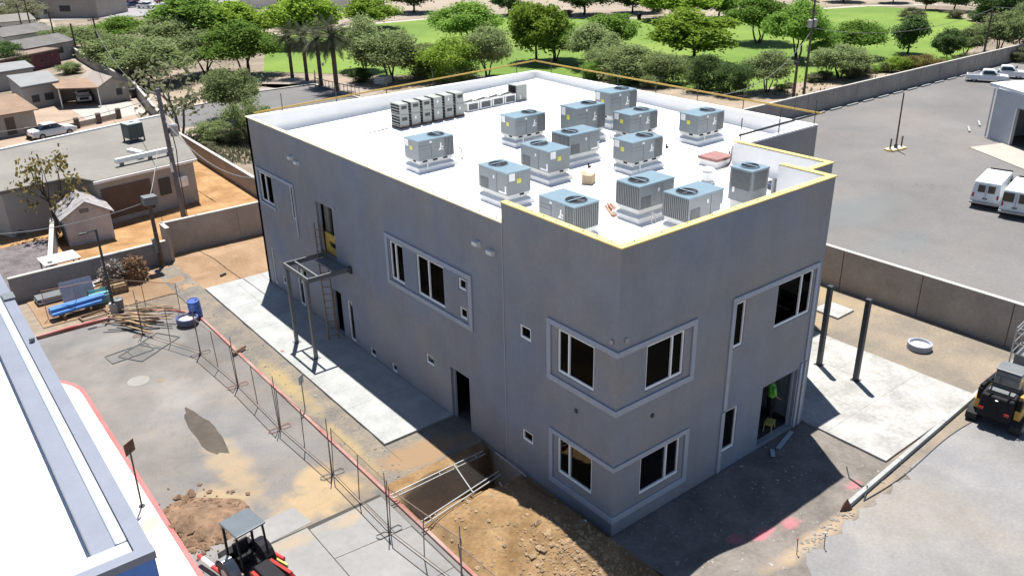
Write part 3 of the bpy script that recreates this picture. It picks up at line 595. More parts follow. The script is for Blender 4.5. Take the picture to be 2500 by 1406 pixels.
SPOTS = [ # lid corner nearest the viewer (picture pixels), turn, label
 (1020,347,0,'grey rooftop unit standing apart by the left parapet, louvres away from it'),
 (1258,290,0,'grey rooftop unit in the row behind the vent pipe, nearest the stacked furnaces'),
 (1408,267,0,'grey rooftop unit just in front of the taller unit on the same roof'),
 (1540,283,0,'grey rooftop unit between the far pair of units and the one by the roof centre'),
 (1706,285,0,'grey rooftop unit standing alone beside the far guard rail and right parapet'),
 (1545,350,0,'grey rooftop unit behind the cardboard box with yellow label to its left end'),
 (1238,425,90,'grey rooftop unit with fan at its far end, closest to the left parapet step'),
 (1340,372,90,'grey rooftop unit with fan at far end, turned sideways, left of the cardboard box'),
 (1390,333,180,'grey rooftop unit with louvred end facing left, in the middle of the roof'),
 (1562,457,180,'grey rooftop unit beside the bundle of lumber, louvred end facing left'),
 (1683,486,180,'grey rooftop unit close behind the front parapet next to the upright unit'),
 (1402,507,-90,'grey rooftop unit in the near roof corner half hidden by the raised parapet'),
 (1492,230,0,'taller grey rooftop unit at the far side of the roof')]
first = True
for px_, py_, t, lab in SPOTS:
    tall = 'taller' in lab; q = on(px_, py_, 1.26*(1.28 if tall else 1))
    hx, hy = (.86,.54) if t in (0,180) else (.54,.86)
    c = proto if first else copy_tree(proto); first = False
    c.location = (q.x+hx, q.y+hy, DK(q.x+hx, q.y+hy)); c.rotation_euler = (0,0,math.radians(t)); c['label'] = lab
    if tall: c.scale = (1,1,1.28)
# upright unit
q = on(1838,420,1.5); r = thing('upright_rooftop_unit', 'upright square grey condenser with louvred upper half behind the front parapet', 'air conditioner', (q.x+.47,q.y+.47,DK(q.x+.5,q.y+.5))); r.scale = (.84,.84,1)
MB().box(-.5,-.5,.0,.5,.5,.32).build('curb', CURBW, r, bevel=.03)
bd = MB().box(-.56,-.56,.32,.56,.56,1.45).build('cabinet', RTUG, r, bevel=.02); MB().box(-.58,-.58,1.45,.58,.58,1.5).build('lid', RTUT, r, bevel=.015)
f = MB().lathe([(.36,1.503),(.36,1.54),(.40,1.54),(.41,1.503)], (0,0,0), 24).build('fan_ring', RTUT, r); MB().lathe([(0,1.506),(.355,1.506)], n=24).build('fan_well', BLACK, f)
fb_ = MB()
for k in range(3): fb_.obox((.17*math.cos(k*2.094+.7), .17*math.sin(k*2.094+.7), 1.52), (.3,.16,.006), k*2.094+.7, rx=.12)
fb_.build('fan_blades', MATS['fan_blade'], f)
MB().box(-.04,-.39,1.535,.04,.39,1.548).build('fan_guard', RTUT, f)
ck = MB(); ck.box(-.568,-.5,.78,-.563,.46,1.4); ck.box(-.4,-.568,.78,.44,-.563,1.4); coil = ck.build('coil', RTUD, r); lb = MB()
for k in range(18): lb.box(-.582,-.5+k*.055,.78,-.57,-.482+k*.055,1.4); lb.box(-.4+k*.048,-.582,.78,-.385+k*.048,-.57,1.4)
lb.build('louvre_bars', RTUL, coil); MB().box(-.575,.25,.62,-.565,.36,.82).build('white_label', WHITE, r)
# stacked furnaces
FUR = mat('furnace_grey', (.320,.336,.320), .5, .05, 2.)
def furnace(x, z, lab, slot):
    r = thing('furnace_box', lab, 'furnace', (x, 20.95, z), group='grey furnaces stacked in pairs on the roof')
    MB().box(0,0,0,.5,.85,.55).build('cabinet', FUR, r, bevel=.012)
    if slot:
        o = MB().box(.1,-.008,.3,.4,-.003,.45).build('vent_slot', BLACK, r); b = MB()
        for k in range(3): b.box(.1,-.014,.33+k*.04,.4,-.009,.338+k*.04)
        b.build('slot_bars', FUR, o)
    else: MB().box(.18,-.01,.28,.26,-.003,.42).build('white_label', WHITE, r)
    MB().box(.02,-.007,.03,.48,-.003,.04).build('panel_seam', RTUD, r)
    e = MB().box(-.008,.04,.05,-.003,.8,.5).build('open_side', BLACK, r); s = MB()
    for k in range(3): s.box(-.02,.06,.1+k*.14,-.009,.78,.14+k*.14)
    s.build('side_bars', FUR, e); return r
pat = [(1,1),(1,0),(1,1),(0,0),(0,1),(1,0)]
names = ['first','second','third','fourth','fifth','sixth']
for k in range(6):
    x = 6.05+k*.66; z = DK(x,21.3)
    pl = thing('pallet', f'low wooden pallet under the {names[k]} furnace stack from the left parapet', 'pallet', (x-.03,20.9,z), group='pallets under furnaces'); p_ = None
    for j in range(3): MB().box(0,.05+j*.38,0,.56,.15+j*.38,.07).build('runner', WOODD, pl)
    for j in range(5): MB().box(0,.02+j*.19,.07,.56,.14+j*.19,.09).build('slat', WOODD, pl)
    furnace(x, z+.09, f'lower grey furnace of the {names[k]} stack from the left parapet', pat[k][1]); furnace(x, z+.645, f'upper grey furnace of the {names[k]} stack from the left parapet', pat[k][0])
for k in range(4):
    x = 10.35+k*.82
    r = thing('white_grille_unit', f'low white-framed louvred unit, {names[k]} from the furnace stacks', 'air handler', (x,21.4,DK(x,21.4)), group='low louvred units in a row on the roof')
    MB().box(0,0,.02,.76,.75,.42).build('casing', FUR, r, bevel=.01); fm = MB(); fm.box(0,-.02,.02,.08,-.003,.47); fm.box(.68,-.02,.02,.76,-.003,.47); fm.box(.08,-.02,.02,.68,-.003,.09); fm.box(.08,-.02,.4,.68,-.003,.47); fm.build('frame', WHITE, r)
    b = MB()
    for j in range(4): b.obox((.38,-.012,.14+j*.07), (.6,.03,.012), rx=.5)
    b.build('louvre', FUR, r); MB().box(.08,-.008,.09,.68,-.004,.4).build('dark_core', RTUD, r); MB().path([(.1,.4,.44),(.6,.45,.5),(.7,.6,.46)], .04).build('refrigerant_pipe', STEELG, r)
r = thing('grey_equipment_box', 'taller grey metal box closing the row of low louvred units', 'equipment box', (13.65,21.4,DK(13.6,21.4)))
MB().box(0,0,.02,.7,.8,.85).build('cabinet', FUR, r, bevel=.015); MB().box(-.01,.1,.45,-.003,.7,.8).build('opening', BLACK, r); MB().box(.2,-.01,.1,.28,-.003,.3).build('white_label', WHITE, r)
# small roof things
p = on(1128,388); r = thing('vent_pipe', 'thin bent grey vent pipe rising alone from the white roof', 'pipe', p); MB().lathe([(.09,0),(.09,.03),(.04,.06)], n=12).build('boot', CURBW, r); MB().path([(0,0,0),(0,0,.4),(-.08,.03,.5),(-.14,.05,.47)], .03, 8).build('pipe', GALV, r)
p = on(1437,447); r = thing('cardboard_box', 'small brown cardboard box on the roof amid the grey units', 'box', p, .5)
CARD = mat('cardboard', (.42,.33,.22), .85, .1, 3.); MB().box(-.24,-.2,0,.24,.2,.36).build('carton', CARD, r, bevel=.008); MB().obox((0,.2,.38), (.46,.2,.008), rx=.35).build('flap', CARD, r); MB().box(-.235,-.02,.3605,.235,.02,.363).build('tape', CURBW, r)
p = on(1496,517); r = thing('lumber_bundle', 'short bundle of reddish lumber lying on the roof beside a unit', 'lumber', p, 1.0)
for i in range(4): MB().obox((rnd.uniform(-.05,.05), -.14+i*.09, .04), (1.1,.07,.075), rnd.uniform(-.04,.04)).build('board', mat('red_lumber', (.35,.2,.14), .8, .25, 5.), r)
for i in range(2): MB().obox((rnd.uniform(-.1,.1), -.06+i*.1, .12), (1.0,.07,.07), .05).build('board', MATS['red_lumber'], r)
p = on(1755,408); r = thing('roof_hatch', 'low square roof hatch with maroon lid beside the inner parapet', 'hatch', (p.x-.3,p.y-.1,DK(11.5,6.3)))
MB().box(0,0,0,1.0,.9,.28).build('curb', ROOFW, r, bevel=.02); MB().box(-.05,-.05,.28,1.05,.95,.40).build('lid', mat('maroon_lid', (.28,.14,.13), .6), r, bevel=.02); MB().box(.4,-.08,.3,.6,-.05,.34).build('handle', STEEL, r)
p = on(1725,445); r = thing('roof_vent', 'white round roof vent with stacked cap discs beside the hatch', 'roof vent', p)
MB().lathe([(.3,0),(.3,.06),(.2,.08),(.2,.42),(0,.42)], n=20).build('stack', ROOFW, r); MB().lathe([(0,.62),(.12,.6),(.27,.54),(.27,.5),(.2,.47)], n=20).build('cap', ROOFW, r); MB().lathe([(.16,.42),(.16,.5)], n=16).build('collar', CURBW, r)
p = on(1893,460); r = thing('hose_coil', 'dark grey coil of hose lying on the roof behind the right parapet', 'hose', p)
for k in range(5):
    rr = .30-.02*(k%2); m_ = MB(); n = 24
    m_.path([(rr*math.cos(2*math.pi*i/n), rr*math.sin(2*math.pi*i/n), .03+k*.045) for i in range(n+1)], .026, 6); m_.build('loop', plain('hose_rubber', (.10,.12,.17), .5), r)
for n_, (px,py), lab in (('clamp',(1627,362),'small black clamp lying on bare roof between two units'),('scrap_bundle',(1780,381),'small dark scraps lying on the roof near the hatch'),('pipe_stub',(1437,410),'short black pipe stub beside the cardboard box')):
    p = on(px,py); r = thing(n_, lab, 'scrap', p); MB().obox((0,0,.1), (.05,.05,.2), .3).build('stem', BLACK, r); MB().obox((.08,.02,.03), (.2,.06,.05), .4).build('foot', BLACK, r)
for px, py, lab in ((1590,548,'bent copper line stub rising beside the unit near the lumber'),(1930,435,'short bent stub pipe by the right parapet corner')):
    p = on(px,py); r = thing('line_stub', lab, 'pipe', p); MB().path([(0,0,0),(0,0,.3),(.1,.04,.4),(.2,.04,.28),(.22,.02,0)], .018, 6).build('pipe', GALV, r)
p = on(930,316); r = thing('steel_rod', 'thin steel rod lying on the roof by the first furnace stack', 'rod', (5.2,21.4,DK(5.2,21.4)), .1); MB().cyl((-.9,0,.03),(.6,.1,.03),.02).build('rod', STEEL, r)

# guard rails on the far sides
def rail(name, p, q, z0, z1, n, label, over=.75):
    r = thing(name, label, 'guard rail', (0,0,0))
    MB().beam((p[0],p[1],z0), (q[0],q[1],z1), .05, .075).build('rail_board', mat('rail_board', (.459,.310,.083), .8, .1, 2.) if 'yellow' in label else STEEL, r)
    for k in range(n):
        t = (k+.5)/n if n > 3 else k/(n-1)*.96+.02; x = p[0]+(q[0]-p[0])*t; y = p[1]+(q[1]-p[1])*t
        MB().cyl((x,y,HM+.02), (x,y,HM+.35+over), .022, .022, 6).build('post', STEEL, r)
    return r
rail('back_guard_rail', (.6,25.5), (18.4,25.5), HM+.1, HM+.58, 6, 'yellow timber guard rail above the far left parapet on thin posts', .5)
rail('side_guard_rail', (18.42,25.5), (18.42,6.1), HM+.55, HM+.5, 7, 'yellow timber guard rail along the parapet facing the park', .5)
rail('end_guard_rail', (18.3,6.28), (12.95,6.28), HM+.48, HM+.42, 3, 'dark metal guard rail across the short parapet end by the parking lot', .75)

# ================================================================== SITE THINGS AROUND THE NEW BUILDING
# steel landing frame at the upper door
r = thing('steel_landing_frame', 'unfinished dark steel landing frame on two posts below the upper doorway', 'steel frame', (0,0,.1))
for y in (18.0,16.1):
    MB().box(-1.9,y-.07,0,-1.76,y+.07,3.55).build('post', STEELG, r); MB().box(-1.98,y-.15,0,-1.68,y+.15,.02).build('base_plate', STEELG, r)
def ch(a, b, h=.2): 
    MB().beam(a, b, .07, h).build('beam', STEELG, r)
zf = 3.65
ch((-1.83,15.9,zf),(-1.83,18.25,zf)); ch((-1.87,18.22,zf+.003),(.1,18.22,zf+.003)); ch((-1.87,15.93,zf+.003),(.1,15.93,zf+.003)); ch((-1.35,15.97,zf-.01),(-1.35,18.18,zf-.01),.16)
MB().box(.0,15.75,zf-.15,.115,15.95,zf+.15).build('wall_plate', STEEL, r); MB().box(.0,18.2,zf-.15,.115,18.4,zf+.15).build('wall_plate', STEEL, r)
MB().box(-.55,15.98,zf-.04,.11,17.9,zf-.0).build('deck_plate', mat('deck_plate', (.16,.16,.165), .6), r)
# ladder
LAD = mat('ladder_orange', (.20,.13,.09), .6, .15, 4.)
r = thing('extension_ladder', 'brown extension ladder leaning through the steel frame to the upper doorway', 'ladder', (0,0,0))
a0, a1 = Vector((-.62,17.25,.1)), Vector((-.15,18.45,5.2)); b0, b1 = Vector((-.22,17.10,.1)), Vector((.02,18.05,5.2))
for p, q in ((a0,a1),(b0,b1)): MB().beam(p, q, .035, .085).build('stile', LAD, r)
for k in range(16):
    t = (k+.6)/16.5; MB().cyl(a0.lerp(a1,t), b0.lerp(b1,t), .016, .016, 6).build('rung', LAD, r)
# patio posts
for y, lab in ((1.98,'tall dark square steel post on the patio nearer the block wall'),(.33,'tall dark square steel post standing mid patio')):
    r = thing('patio_post', lab, 'post', (13.95,y,.09), group='patio posts'); MB().box(-.09,-.09,0,.09,.09,3.55).build('shaft', STEEL, r); MB().box(-.16,-.16,0,.16,.16,.02).build('base_plate', STEEL, r); MB().box(-.1,-.1,3.55,.1,.1,3.56).build('cap', STEEL, r)
# shallow white rings (manhole forms)
def ring(p, lab, m):
    r = thing('concrete_ring', lab, 'ring', p, group='shallow rings lying on the soil'); MB().lathe([(.50,0),(.50,.26),(.44,.28),(.40,.26),(.40,.14)], n=32).build('rim', m, r, smooth=False)
    MB().lathe([(0,.15),(.41,.15)], n=32).build('fill', WHITE, r); return r
RINGM = mat('ring_grey', (.30,.32,.38), .7, .1, 3.)
ring((18.55,.12,.02), 'shallow pale ring lying on soil beside the patio', RINGM); ring((-4.9,23.2,.13), 'shallow white ring with dark edge lying by the blue barrel', plain('ring_navy', (.05,.07,.18), .6))
# blue barrel
r = thing('blue_barrel', 'blue plastic barrel standing tilted on the soil near the walk corner', 'barrel', (-4.3,23.75,.02)); r.rotation_euler = (.10,-.08,0)
MB().lathe([(0,0),(.27,0),(.29,.05),(.29,.3),(.305,.32),(.29,.34),(.29,.6),(.305,.62),(.29,.64),(.29,.86),(.27,.9)], n=24).build('drum', BLUE, r, smooth=False); MB().lathe([(0,.885),(.24,.885),(.25,.91),(.28,.91),(.285,.88)], n=24).build('lid', plain('barrel_lid', (.02,.07,.3), .5), r); MB().lathe([(0,.93),(.05,.93),(.05,.885)], (.13,0,0), 10).build('bung', BLUE, r)
# site worker
def person(loc, rz):
    r = thing('person', 'worker in bright green top and dark trousers standing inside the ground-floor doorway', 'person', loc, rz)
    J = {'pel':(0,0,.95,.15,.11),'sp':(0,.01,1.18,.14,.105),'ch':(0,.01,1.38,.17,.115),'nk':(0,0,1.52,.06,.06)}
    V = [(0,0,.95),(0,.01,1.15),(0,.01,1.36),(0,0,1.5),(0,-.01,1.58),(0,-.02,1.68),(0,-.01,1.76)]; R_ = [(.15,.11),(.135,.10),(.165,.115),(.06,.06),(.07,.08),(.085,.10),(.06,.07)]; E_ = [(0,1),(1,2),(2,3),(3,4),(4,5),(5,6)]
    for s in (-1,1):
        n = len(V); V += [(s*.10,0,.86),(s*.11,-.01,.5),(s*.115,.02,.09),(s*.12,-.13,.04)]; R_ += [(.085,.09),(.062,.065),(.042,.045),(.04,.03)]; E_ += [(0,n),(n,n+1),(n+1,n+2),(n+2,n+3)]
        n = len(V); V += [(s*.2,.01,1.4),(s*.27,-.02,1.13),(s*.26,-.2,.98)]; R_ += [(.06,.06),(.045,.045),(.032,.032)]; E_ += [(2,n),(n,n+1),(n+1,n+2)]
        h = len(V); V += [(s*.255,-.27,.95)]; R_ += [(.035,.02)]; E_ += [(n+2,h)]
        for k in range(4):
            q = len(V); dx = (-.03+.02*k); V += [(s*(.255+dx),-.33,.935),(s*(.25+dx*.9),-.355-.006*(k%2),.905)]; R_ += [(.009,.009),(.008,.008)]; E_ += [(h,q),(q,q+1)]
        q = len(V); V += [(s*.215,-.27,.955),(s*.205,-.305,.94)]; R_ += [(.011,.011),(.009,.009)]; E_ += [(h,q),(q,q+1)]
    me = bpy.data.meshes.new('body'); me.from_pydata(V, E_, []); o = bpy.data.objects.new('body', me); COL.objects.link(o); o.parent = r
    sk = o.modifiers.new('skin', 'SKIN'); sub = o.modifiers.new('sub', 'SUBSURF'); sub.levels = 1; sub.render_levels = 1
    for i, rr in enumerate(R_): me.skin_vertices[0].data[i].radius = rr
    me.skin_vertices[0].data[0].use_root = True
    skin = plain('skin', (.35,.2,.14), .6); me.materials.append(skin)
    hv = plain('hi_vis_green', (.25,.75,.12), .7); tr = plain('dark_trousers', (.02,.022,.03), .8)
    ts = MB(); ts.lathe([(.185,.98),(.17,1.15),(.205,1.36),(.16,1.47),(.07,1.53)], n=14); c = ts.build('shirt', hv, r, smooth=True); c.scale = (1,.72,1)
    for s in (-1,1):
        MB().cyl((s*.17,.01,1.42),(s*.268,-.02,1.14),.082,.062,10).build('sleeve', hv, r, smooth=True); MB().cyl((s*.095,0,.98),(s*.11,-.01,.5),.115,.085,10).build('trouser_leg', tr, r, smooth=True); MB().cyl((s*.11,-.01,.52),(s*.115,.02,.06),.085,.068,10).build('trouser_leg', tr, r, smooth=True)
        MB().obox((s*.12,-.06,.045),(.1,.28,.09)).build('boot', BLACK, r, bevel=.02)
    MB().lathe([(.105,1.70),(.108,1.75),(.09,1.82),(.05,1.855),(0,1.865)], n=14).build('hair', plain('dark_hair', (.015,.012,.01), .7), r, smooth=True)
    fc = MB(); fc.obox((.032,-.115,1.70),(.03,.012,.012)); fc.build('eye', BLACK, r); fc = MB(); fc.obox((-.032,-.115,1.70),(.03,.012,.012)); fc.build('eye', BLACK, r)
    MB().obox((0,-.125,1.665),(.025,.03,.045)).build('nose', skin, r, bevel=.008); MB().obox((0,-.112,1.625),(.05,.008,.01)).build('mouth', plain('lips', (.25,.1,.08), .6), r)
    for s in (-1,1): MB().obox((s*.09,-.01,1.68),(.02,.04,.06)).build('ear', skin, r, bevel=.006)
    return r
person((8.98,.85,.1), math.radians(60))
r = thing('step_stool', 'low yellow work bench standing inside the ground-floor doorway', 'stool', (8.38,.40,.1), .35); YS = plain('yellow_plastic', (.55,.42,.10), .6)
MB().box(-.25,-.16,.3,.25,.16,.34).build('top', YS, r, bevel=.01)
for sx in (-1,1):
    for sy in (-1,1): MB().cyl((sx*.2,sy*.12,.3),(sx*.24,sy*.15,0),.018).build('leg', YS, r)
for i,(x,y,rz,l,lab) in enumerate(((8.3,-.35,.25,1.3,'pale board lying on gravel in front of the doorway'),(7.3,-.55,.7,.4,'short white offcut lying on gravel below the doorway'))):
    tag(MB().obox((x,y,.08),(l,.14,.05),rz).build('loose_board', TRIM), lab, 'board')
r = thing('conduit_pair', 'two thin bent white conduits sticking out of soil at the wall corner', 'pipe', (-.55,.35,.1))
MB().path([(0,0,-.1),(.05,.12,.28),(.12,.35,.34)], .025).build('conduit', CURBW, r); MB().path([(-.25,-.02,-.1),(-.2,.15,.3)], .025).build('conduit', CURBW, r)
r = thing('pipe_at_wall', 'pale pipe lying against the wall base above the trench', 'pipe', (-.12,4.6,.12)); MB().cyl((-.05,-.75,0),(-.02,1.0,.02),.035).build('pipe', GALV, r)

# concrete beams used as edging on the right
for (x0,y0,x1,y1,lab) in ((6.75,-3.78,20.5,-3.02,'long pale concrete edging beam between gravel and drive'),(-1.5,-3.98,2.62,-3.9,'short pale concrete edging beam at the drive by the gravel mound')):
    r = thing('edging_beam', lab, 'beam', (0,0,0)); n = 4 if x1 > 10 else 1
    for k in range(n):
        t0, t1 = k/n, (k+1)/n-.0015; MB().beam((x0+(x1-x0)*t0,y0+(y1-y0)*t0,.09),(x0+(x1-x0)*t1,y0+(y1-y0)*t1,.09),.15,.19).build('segment', CONC, r, bevel=.015)
tag(MB().add([(6.35,-3.75,.02),(6.75,-3.95,.02),(6.78,-3.6,.02),(6.62,-3.8,.42)],[(0,1,3),(1,2,3),(2,0,3),(0,2,1)]).build('marker_wedge', mat('rust', (.14,.07,.05), .8)), 'small rusty wedge marker at the end of the long edging beam', 'marker')
hc = MB(); pts = []
for k in range(40):
    t = k/39; pts.append((7.4+11*t, -3.95-.25*math.sin(t*9)*.4-.15*t, .035))
pts = [(8.6,-2.6,.04),(8.1,-3.0,.04),(8.0,-3.5,.05),(7.95,-3.72,.21)]+pts
tag(hc.path(pts, .02, 5).build('power_cable', STEEL), 'thin dark cable running along the long edging beam', 'cable')
for k,(px,py) in enumerate(((2012,1340),(1945,1355))):
    p = at(px,py); r = thing('survey_stake', 'thin survey stake with red flag at the gravel edge' if k else 'thin survey stake with white flag at the gravel edge', 'stake', p, group='survey stakes'); MB().cyl((0,0,0),(.02,.05,.55),.014).build('rod', STEELG, r); MB().obox((.02,.05,.56),(.07,.02,.05)).build('flag', RED if k else WHITE, r)

# rocks on the dirt mound
RK = mat('mound_rock', (.29,.205,.125), .95, .25, 3.); rk = MB()
def rock(mb, x, y, z, s, rg):
    n = 5; vs = [(x+rg.uniform(-.1,.1)*s, y, z+s*rg.uniform(.5,.8))]
    for k in range(n):
        t = 2*math.pi*k/n+rg.uniform(-.3,.3); q = s*rg.uniform(.6,1.1); vs.append((x+q*math.cos(t), y+q*math.sin(t), z+s*rg.uniform(0,.25)))
    for k in range(n):
        t = 2*math.pi*k/n; vs.append((x+s*.8*math.cos(t), y+s*.8*math.sin(t), z-s*.5))
    mb.add(vs, [(0,1+k,1+(k+1)%n) for k in range(n)]+[(1+k,1+n+k,1+n+(k+1)%n,1+(k+1)%n) for k in range(n)])
rg = random.Random(4)
for k in range(1900):
    near = k > 600
    x = rg.gauss(-1.9,.65) if near else rg.uniform(-4,-.3); y = rg.gauss(-.6,1.0) if near else rg.uniform(-2.5,4.2)
    if not (-4.1 < x < -.15 and -2.9 < y < 4.3): continue
    z = float(soil_h(np.array([[x]]), np.array([[y]]))[0,0]); rock(rk, x, y, z, min(.15, rg.expovariate(1/.024)+.014), rg)
tag(rk.build('mound_rubble', RK), 'loose rubble strewn over the orange dirt mound', 'rubble', kind='stuff')
rk = MB()
for k in range(500):
    x = rg.gauss(-9.55,.55); y = rg.gauss(8.7,.75)
    if x < -10.25: continue
    rock(rk, x, y, .02+.25*max(0,1-math.hypot((x+9.75)/.8,(y-8.8)/.9)), min(.2, rg.expovariate(1/.045)+.02), rg)
tag(rk.build('soil_heap', mat('heap_soil', (.180,.116,.075), .95, .3, 3.)), 'small heap of brown clods and rubble on the driveway beside the red kerb', 'rubble', kind='stuff')
hp = MB()
def heap_h(X, Y): return .01+.32*np.exp(-(((X+9.75)/.55)**2+((Y-8.9)/.7)**2))+.16*np.exp(-(((X+9.0)/.6)**2+((Y-8.5)/.6)**2))+.02*vnoise(X,Y,5,2)*np.exp(-(((X+9.5)/.8)**2+((Y-8.8)/.9)**2))-.012
tag(grid('dirt_heap', -10.25, 7.2, -8.0, 10.6, 50, 70, heap_h, MATS['heap_soil']), 'low brown dirt heap spilled on the driveway by the red kerb', 'dirt heap', kind='stuff')
rk = MB()
for k in range(900):
    x = rg.uniform(-4.1,9.5); y = rg.uniform(-4.4,-.1) if x > 0 else rg.uniform(6.7,32)
    if x <= 0: x = rg.uniform(-4.05,-2.95)
    z = float(front_h(np.array([[x]]), np.array([[y]]))[0,0]) if x > 0 else .02
    rock(rk, x, y, z, min(.09, rg.expovariate(1/.015)+.012), rg)
tag(rk.build('scattered_stones', mat('pale_stone', (.294,.273,.245), .9, .2, 4.)), 'small pale stones scattered over the gravel around the building', 'stones', kind='stuff')
rk = MB()
for k in range(120):
    x = rg.uniform(2.2,6.6); y = -3.95+rg.gauss(0,.12)
    rock(rk, x, y, .02, rg.uniform(.02,.08), rg)
tag(rk.build('edge_stones', MATS['pale_stone']), 'line of pale broken stones along the gravel edge at the drive', 'stones', kind='stuff')

# ---- temporary fence along the red kerb
CHAIN = meshmat('chain_link', (.16,.16,.15), .13)
CHAIND = meshmat('dark_chain_link', (.03,.03,.03), .16)
RUST = plain('rusty_pipe', (.16,.11,.085), .7)
def fence_panel(p, q, h, lab, tilt=(0,0), m=RUST, grp='temporary mesh fence panels along the red kerb'):
    r = thing('mesh_fence', lab, 'fence panel', (p[0],p[1],.01), group=grp); a = Vector((0,0,0)); b = Vector((q[0]-p[0],q[1]-p[1],0)); u = Vector((tilt[0],tilt[1],h))
    for x in (a, b): MB().cyl(x, x+u, .016, .016, 7).build('upright', m, r)
    for t in (.06,.97): MB().cyl(a+u*t, b+u*t, .016, .016, 6).build('rail', m, r)
    MB().cyl(a+u*.06+(b-a)*.5, b*.5+u*.97, .016, .016, 6).build('brace', m, r)
    s = MB(); s.add([a+u*.06, b+u*.06, b+u*.97, a+u*.97], [(0,1,2,3)]); s.build('mesh', CHAIN, r, recalc=False); return r
def fence_foot(p, lab, m):
    r = thing('fence_stand', lab, 'fence stand', (p[0],p[1],.012), group='fence stands'); 
    for s in (-1,1):
        MB().path([(0,0,.03),(s*.12,.12,.03),(s*.38,.12,.03),(s*.44,0,.03),(s*.38,-.12,.03),(s*.12,-.12,.03),(0,0,.03)], .014, 5).build('loop', m, r)
    MB().cyl((0,0,0),(0,0,2.25),.019,.016,8).build('stake', STEELG, r)
fp = [(-6.9,23.5),(-5.5,19.9),(-5.3,16.15),(-5.3,12.1),(-5.1,8.3),(-5.12,4.5),(-4.75,1.1),(-4.6,-2.6)]
fn = ['beside the lumber pile','left of the manhole cover','beside the puddle far end','past the puddle','beside the sandy spill','by the trench barriers','by the dirt mound']
for k in range(len(fp)-1):
    p, q = fp[k], fp[k+1]; fence_panel((p[0],p[1]-.08), (q[0],q[1]+.08), 1.85+rnd.uniform(-.1,.05), f'rusty mesh fence panel on the driveway {fn[k]}', (rnd.uniform(-.22,.16),rnd.uniform(-.08,.08)))
fe = ['where the lumber lies','at the kerb curve','beside the walk','by the puddle','by the sandy spill','by the pavement slabs','by the dirt mound','at the mound end']
for k, p in enumerate(fp): fence_foot(p, f'fence stake with flat looped stand {fe[k]}', REDC if k in (0,2,3) else STEELG)
fence_panel((-9.9,28.2),(-7.2,27.8),1.5,'red pipe fence panel behind the fire lane kerb near the white building',(0,0),REDC); fence_panel((-7.1,27.7),(-4.7,24.9),1.5,'loose rusty fence panel standing by the lumber pile')
# a panel lying flat on the asphalt
def flat_panel(c, size, rz, lab, m=STEELG, z=.03):
    r = thing('flat_mesh_fence', lab, 'fence panel', (c[0],c[1],z), rz, group='fence panels lying flat'); x, y = size[0]/2, size[1]/2
    for p, q in (((-x,-y),(x,-y)),((x,-y),(x,y)),((x,y),(-x,y)),((-x,y),(-x,-y)),((0,-y),(0,y))): MB().cyl((*p,0),(*q,0),.02,.02,6).build('pipe', m, r)
    s = MB(); s.add([(-x,-y,.0),(x,-y,0),(x,y,0),(-x,y,0)],[(0,1,2,3)]); s.build('mesh', CHAIN, r, recalc=False)
p1, p2 = at(290,870), at(440,850)
flat_panel(((p1.x+p2.x)/2+.15,(p1.y+p2.y)/2+.5), (2.4,1.3), .55, 'grey pipe panel lying flat on the asphalt near the red kerb bend')
flat_panel((-7.9,22.0), (1.8,.9), .1, 'small bent pipe frame lying on the asphalt by the loose panel')
# barriers over the trench
for (x0,y0,x1,y1,lab) in ((-4.35,5.68,-.6,5.72,'white pipe barrier laid along the far lip of the trench'),(-4.3,3.95,-.9,4.45,'white pipe barrier laid along the near lip of the trench')):
    r = thing('trench_barrier', lab, 'barrier', (0,0,0), group='trench barriers')
    for dz, dy in ((.34,0),(.30,-.14)): MB().cyl((x0,y0+dy,dz),(x1,y1+dy,dz),.024,.024,8).build('pipe', GALV, r)
    for t in (.1,.5,.9): MB().cyl((x0+(x1-x0)*t,y0+.0,.36),(x0+(x1-x0)*t,y0-.14,.28),.02).build('tie', GALV, r)
r = thing('trench_fence', 'dark mesh panel with white pipe frame laid across the open trench', 'fence panel', (0,0,0)); MB().cyl((-1.85,5.7,.37),(-2.25,4.0,.37),.024).build('pipe', GALV, r)
s = MB(); s.add([(-4.2,4.0,.33),(-1.1,4.35,.33),(-.9,5.66,.33),(-4.2,5.66,.33)],[(0,1,2,3)]); s.build('mesh', CHAIND, r, recalc=False)

# ---- lumber, pipes and pallets at the end of the driveway
rg = random.Random(11); k = 0
r = thing('lumber_pile', 'loose pile of yellow lumber strips lying over the kerb end', 'lumber', (-6.6,24.7,.1))
for k in range(22): MB().obox((rg.uniform(-.6,.6), rg.uniform(-.9,.9), .04+.018*k), (rg.uniform(1.4,2.6),.08,.035), rg.uniform(-1.2,-.35)+math.pi/2*0).build('board', WOOD if k%3 else WOODD, r)
BP = plain('blue_pipe', (.06,.22,.62), .35)
r = thing('blue_pipes', 'bundle of blue plastic pipes lying beyond the fire lane kerb', 'pipes', (-8.7,28.0,.35), .1)
for k,(y,z) in enumerate(((-.22,0),(0,0),(.22,0),(-.11,.19),(.11,.19))): MB().cyl((-1.1,y,z),(1.2+.2*(k%2),y,z),.105,.105,12).build('pipe', BP, r)
for k,x in enumerate((-.6,.6)): MB().box(x-.05,-.45,-.34,x+.05,.45,-.11).build('bearer', WOODD, r)
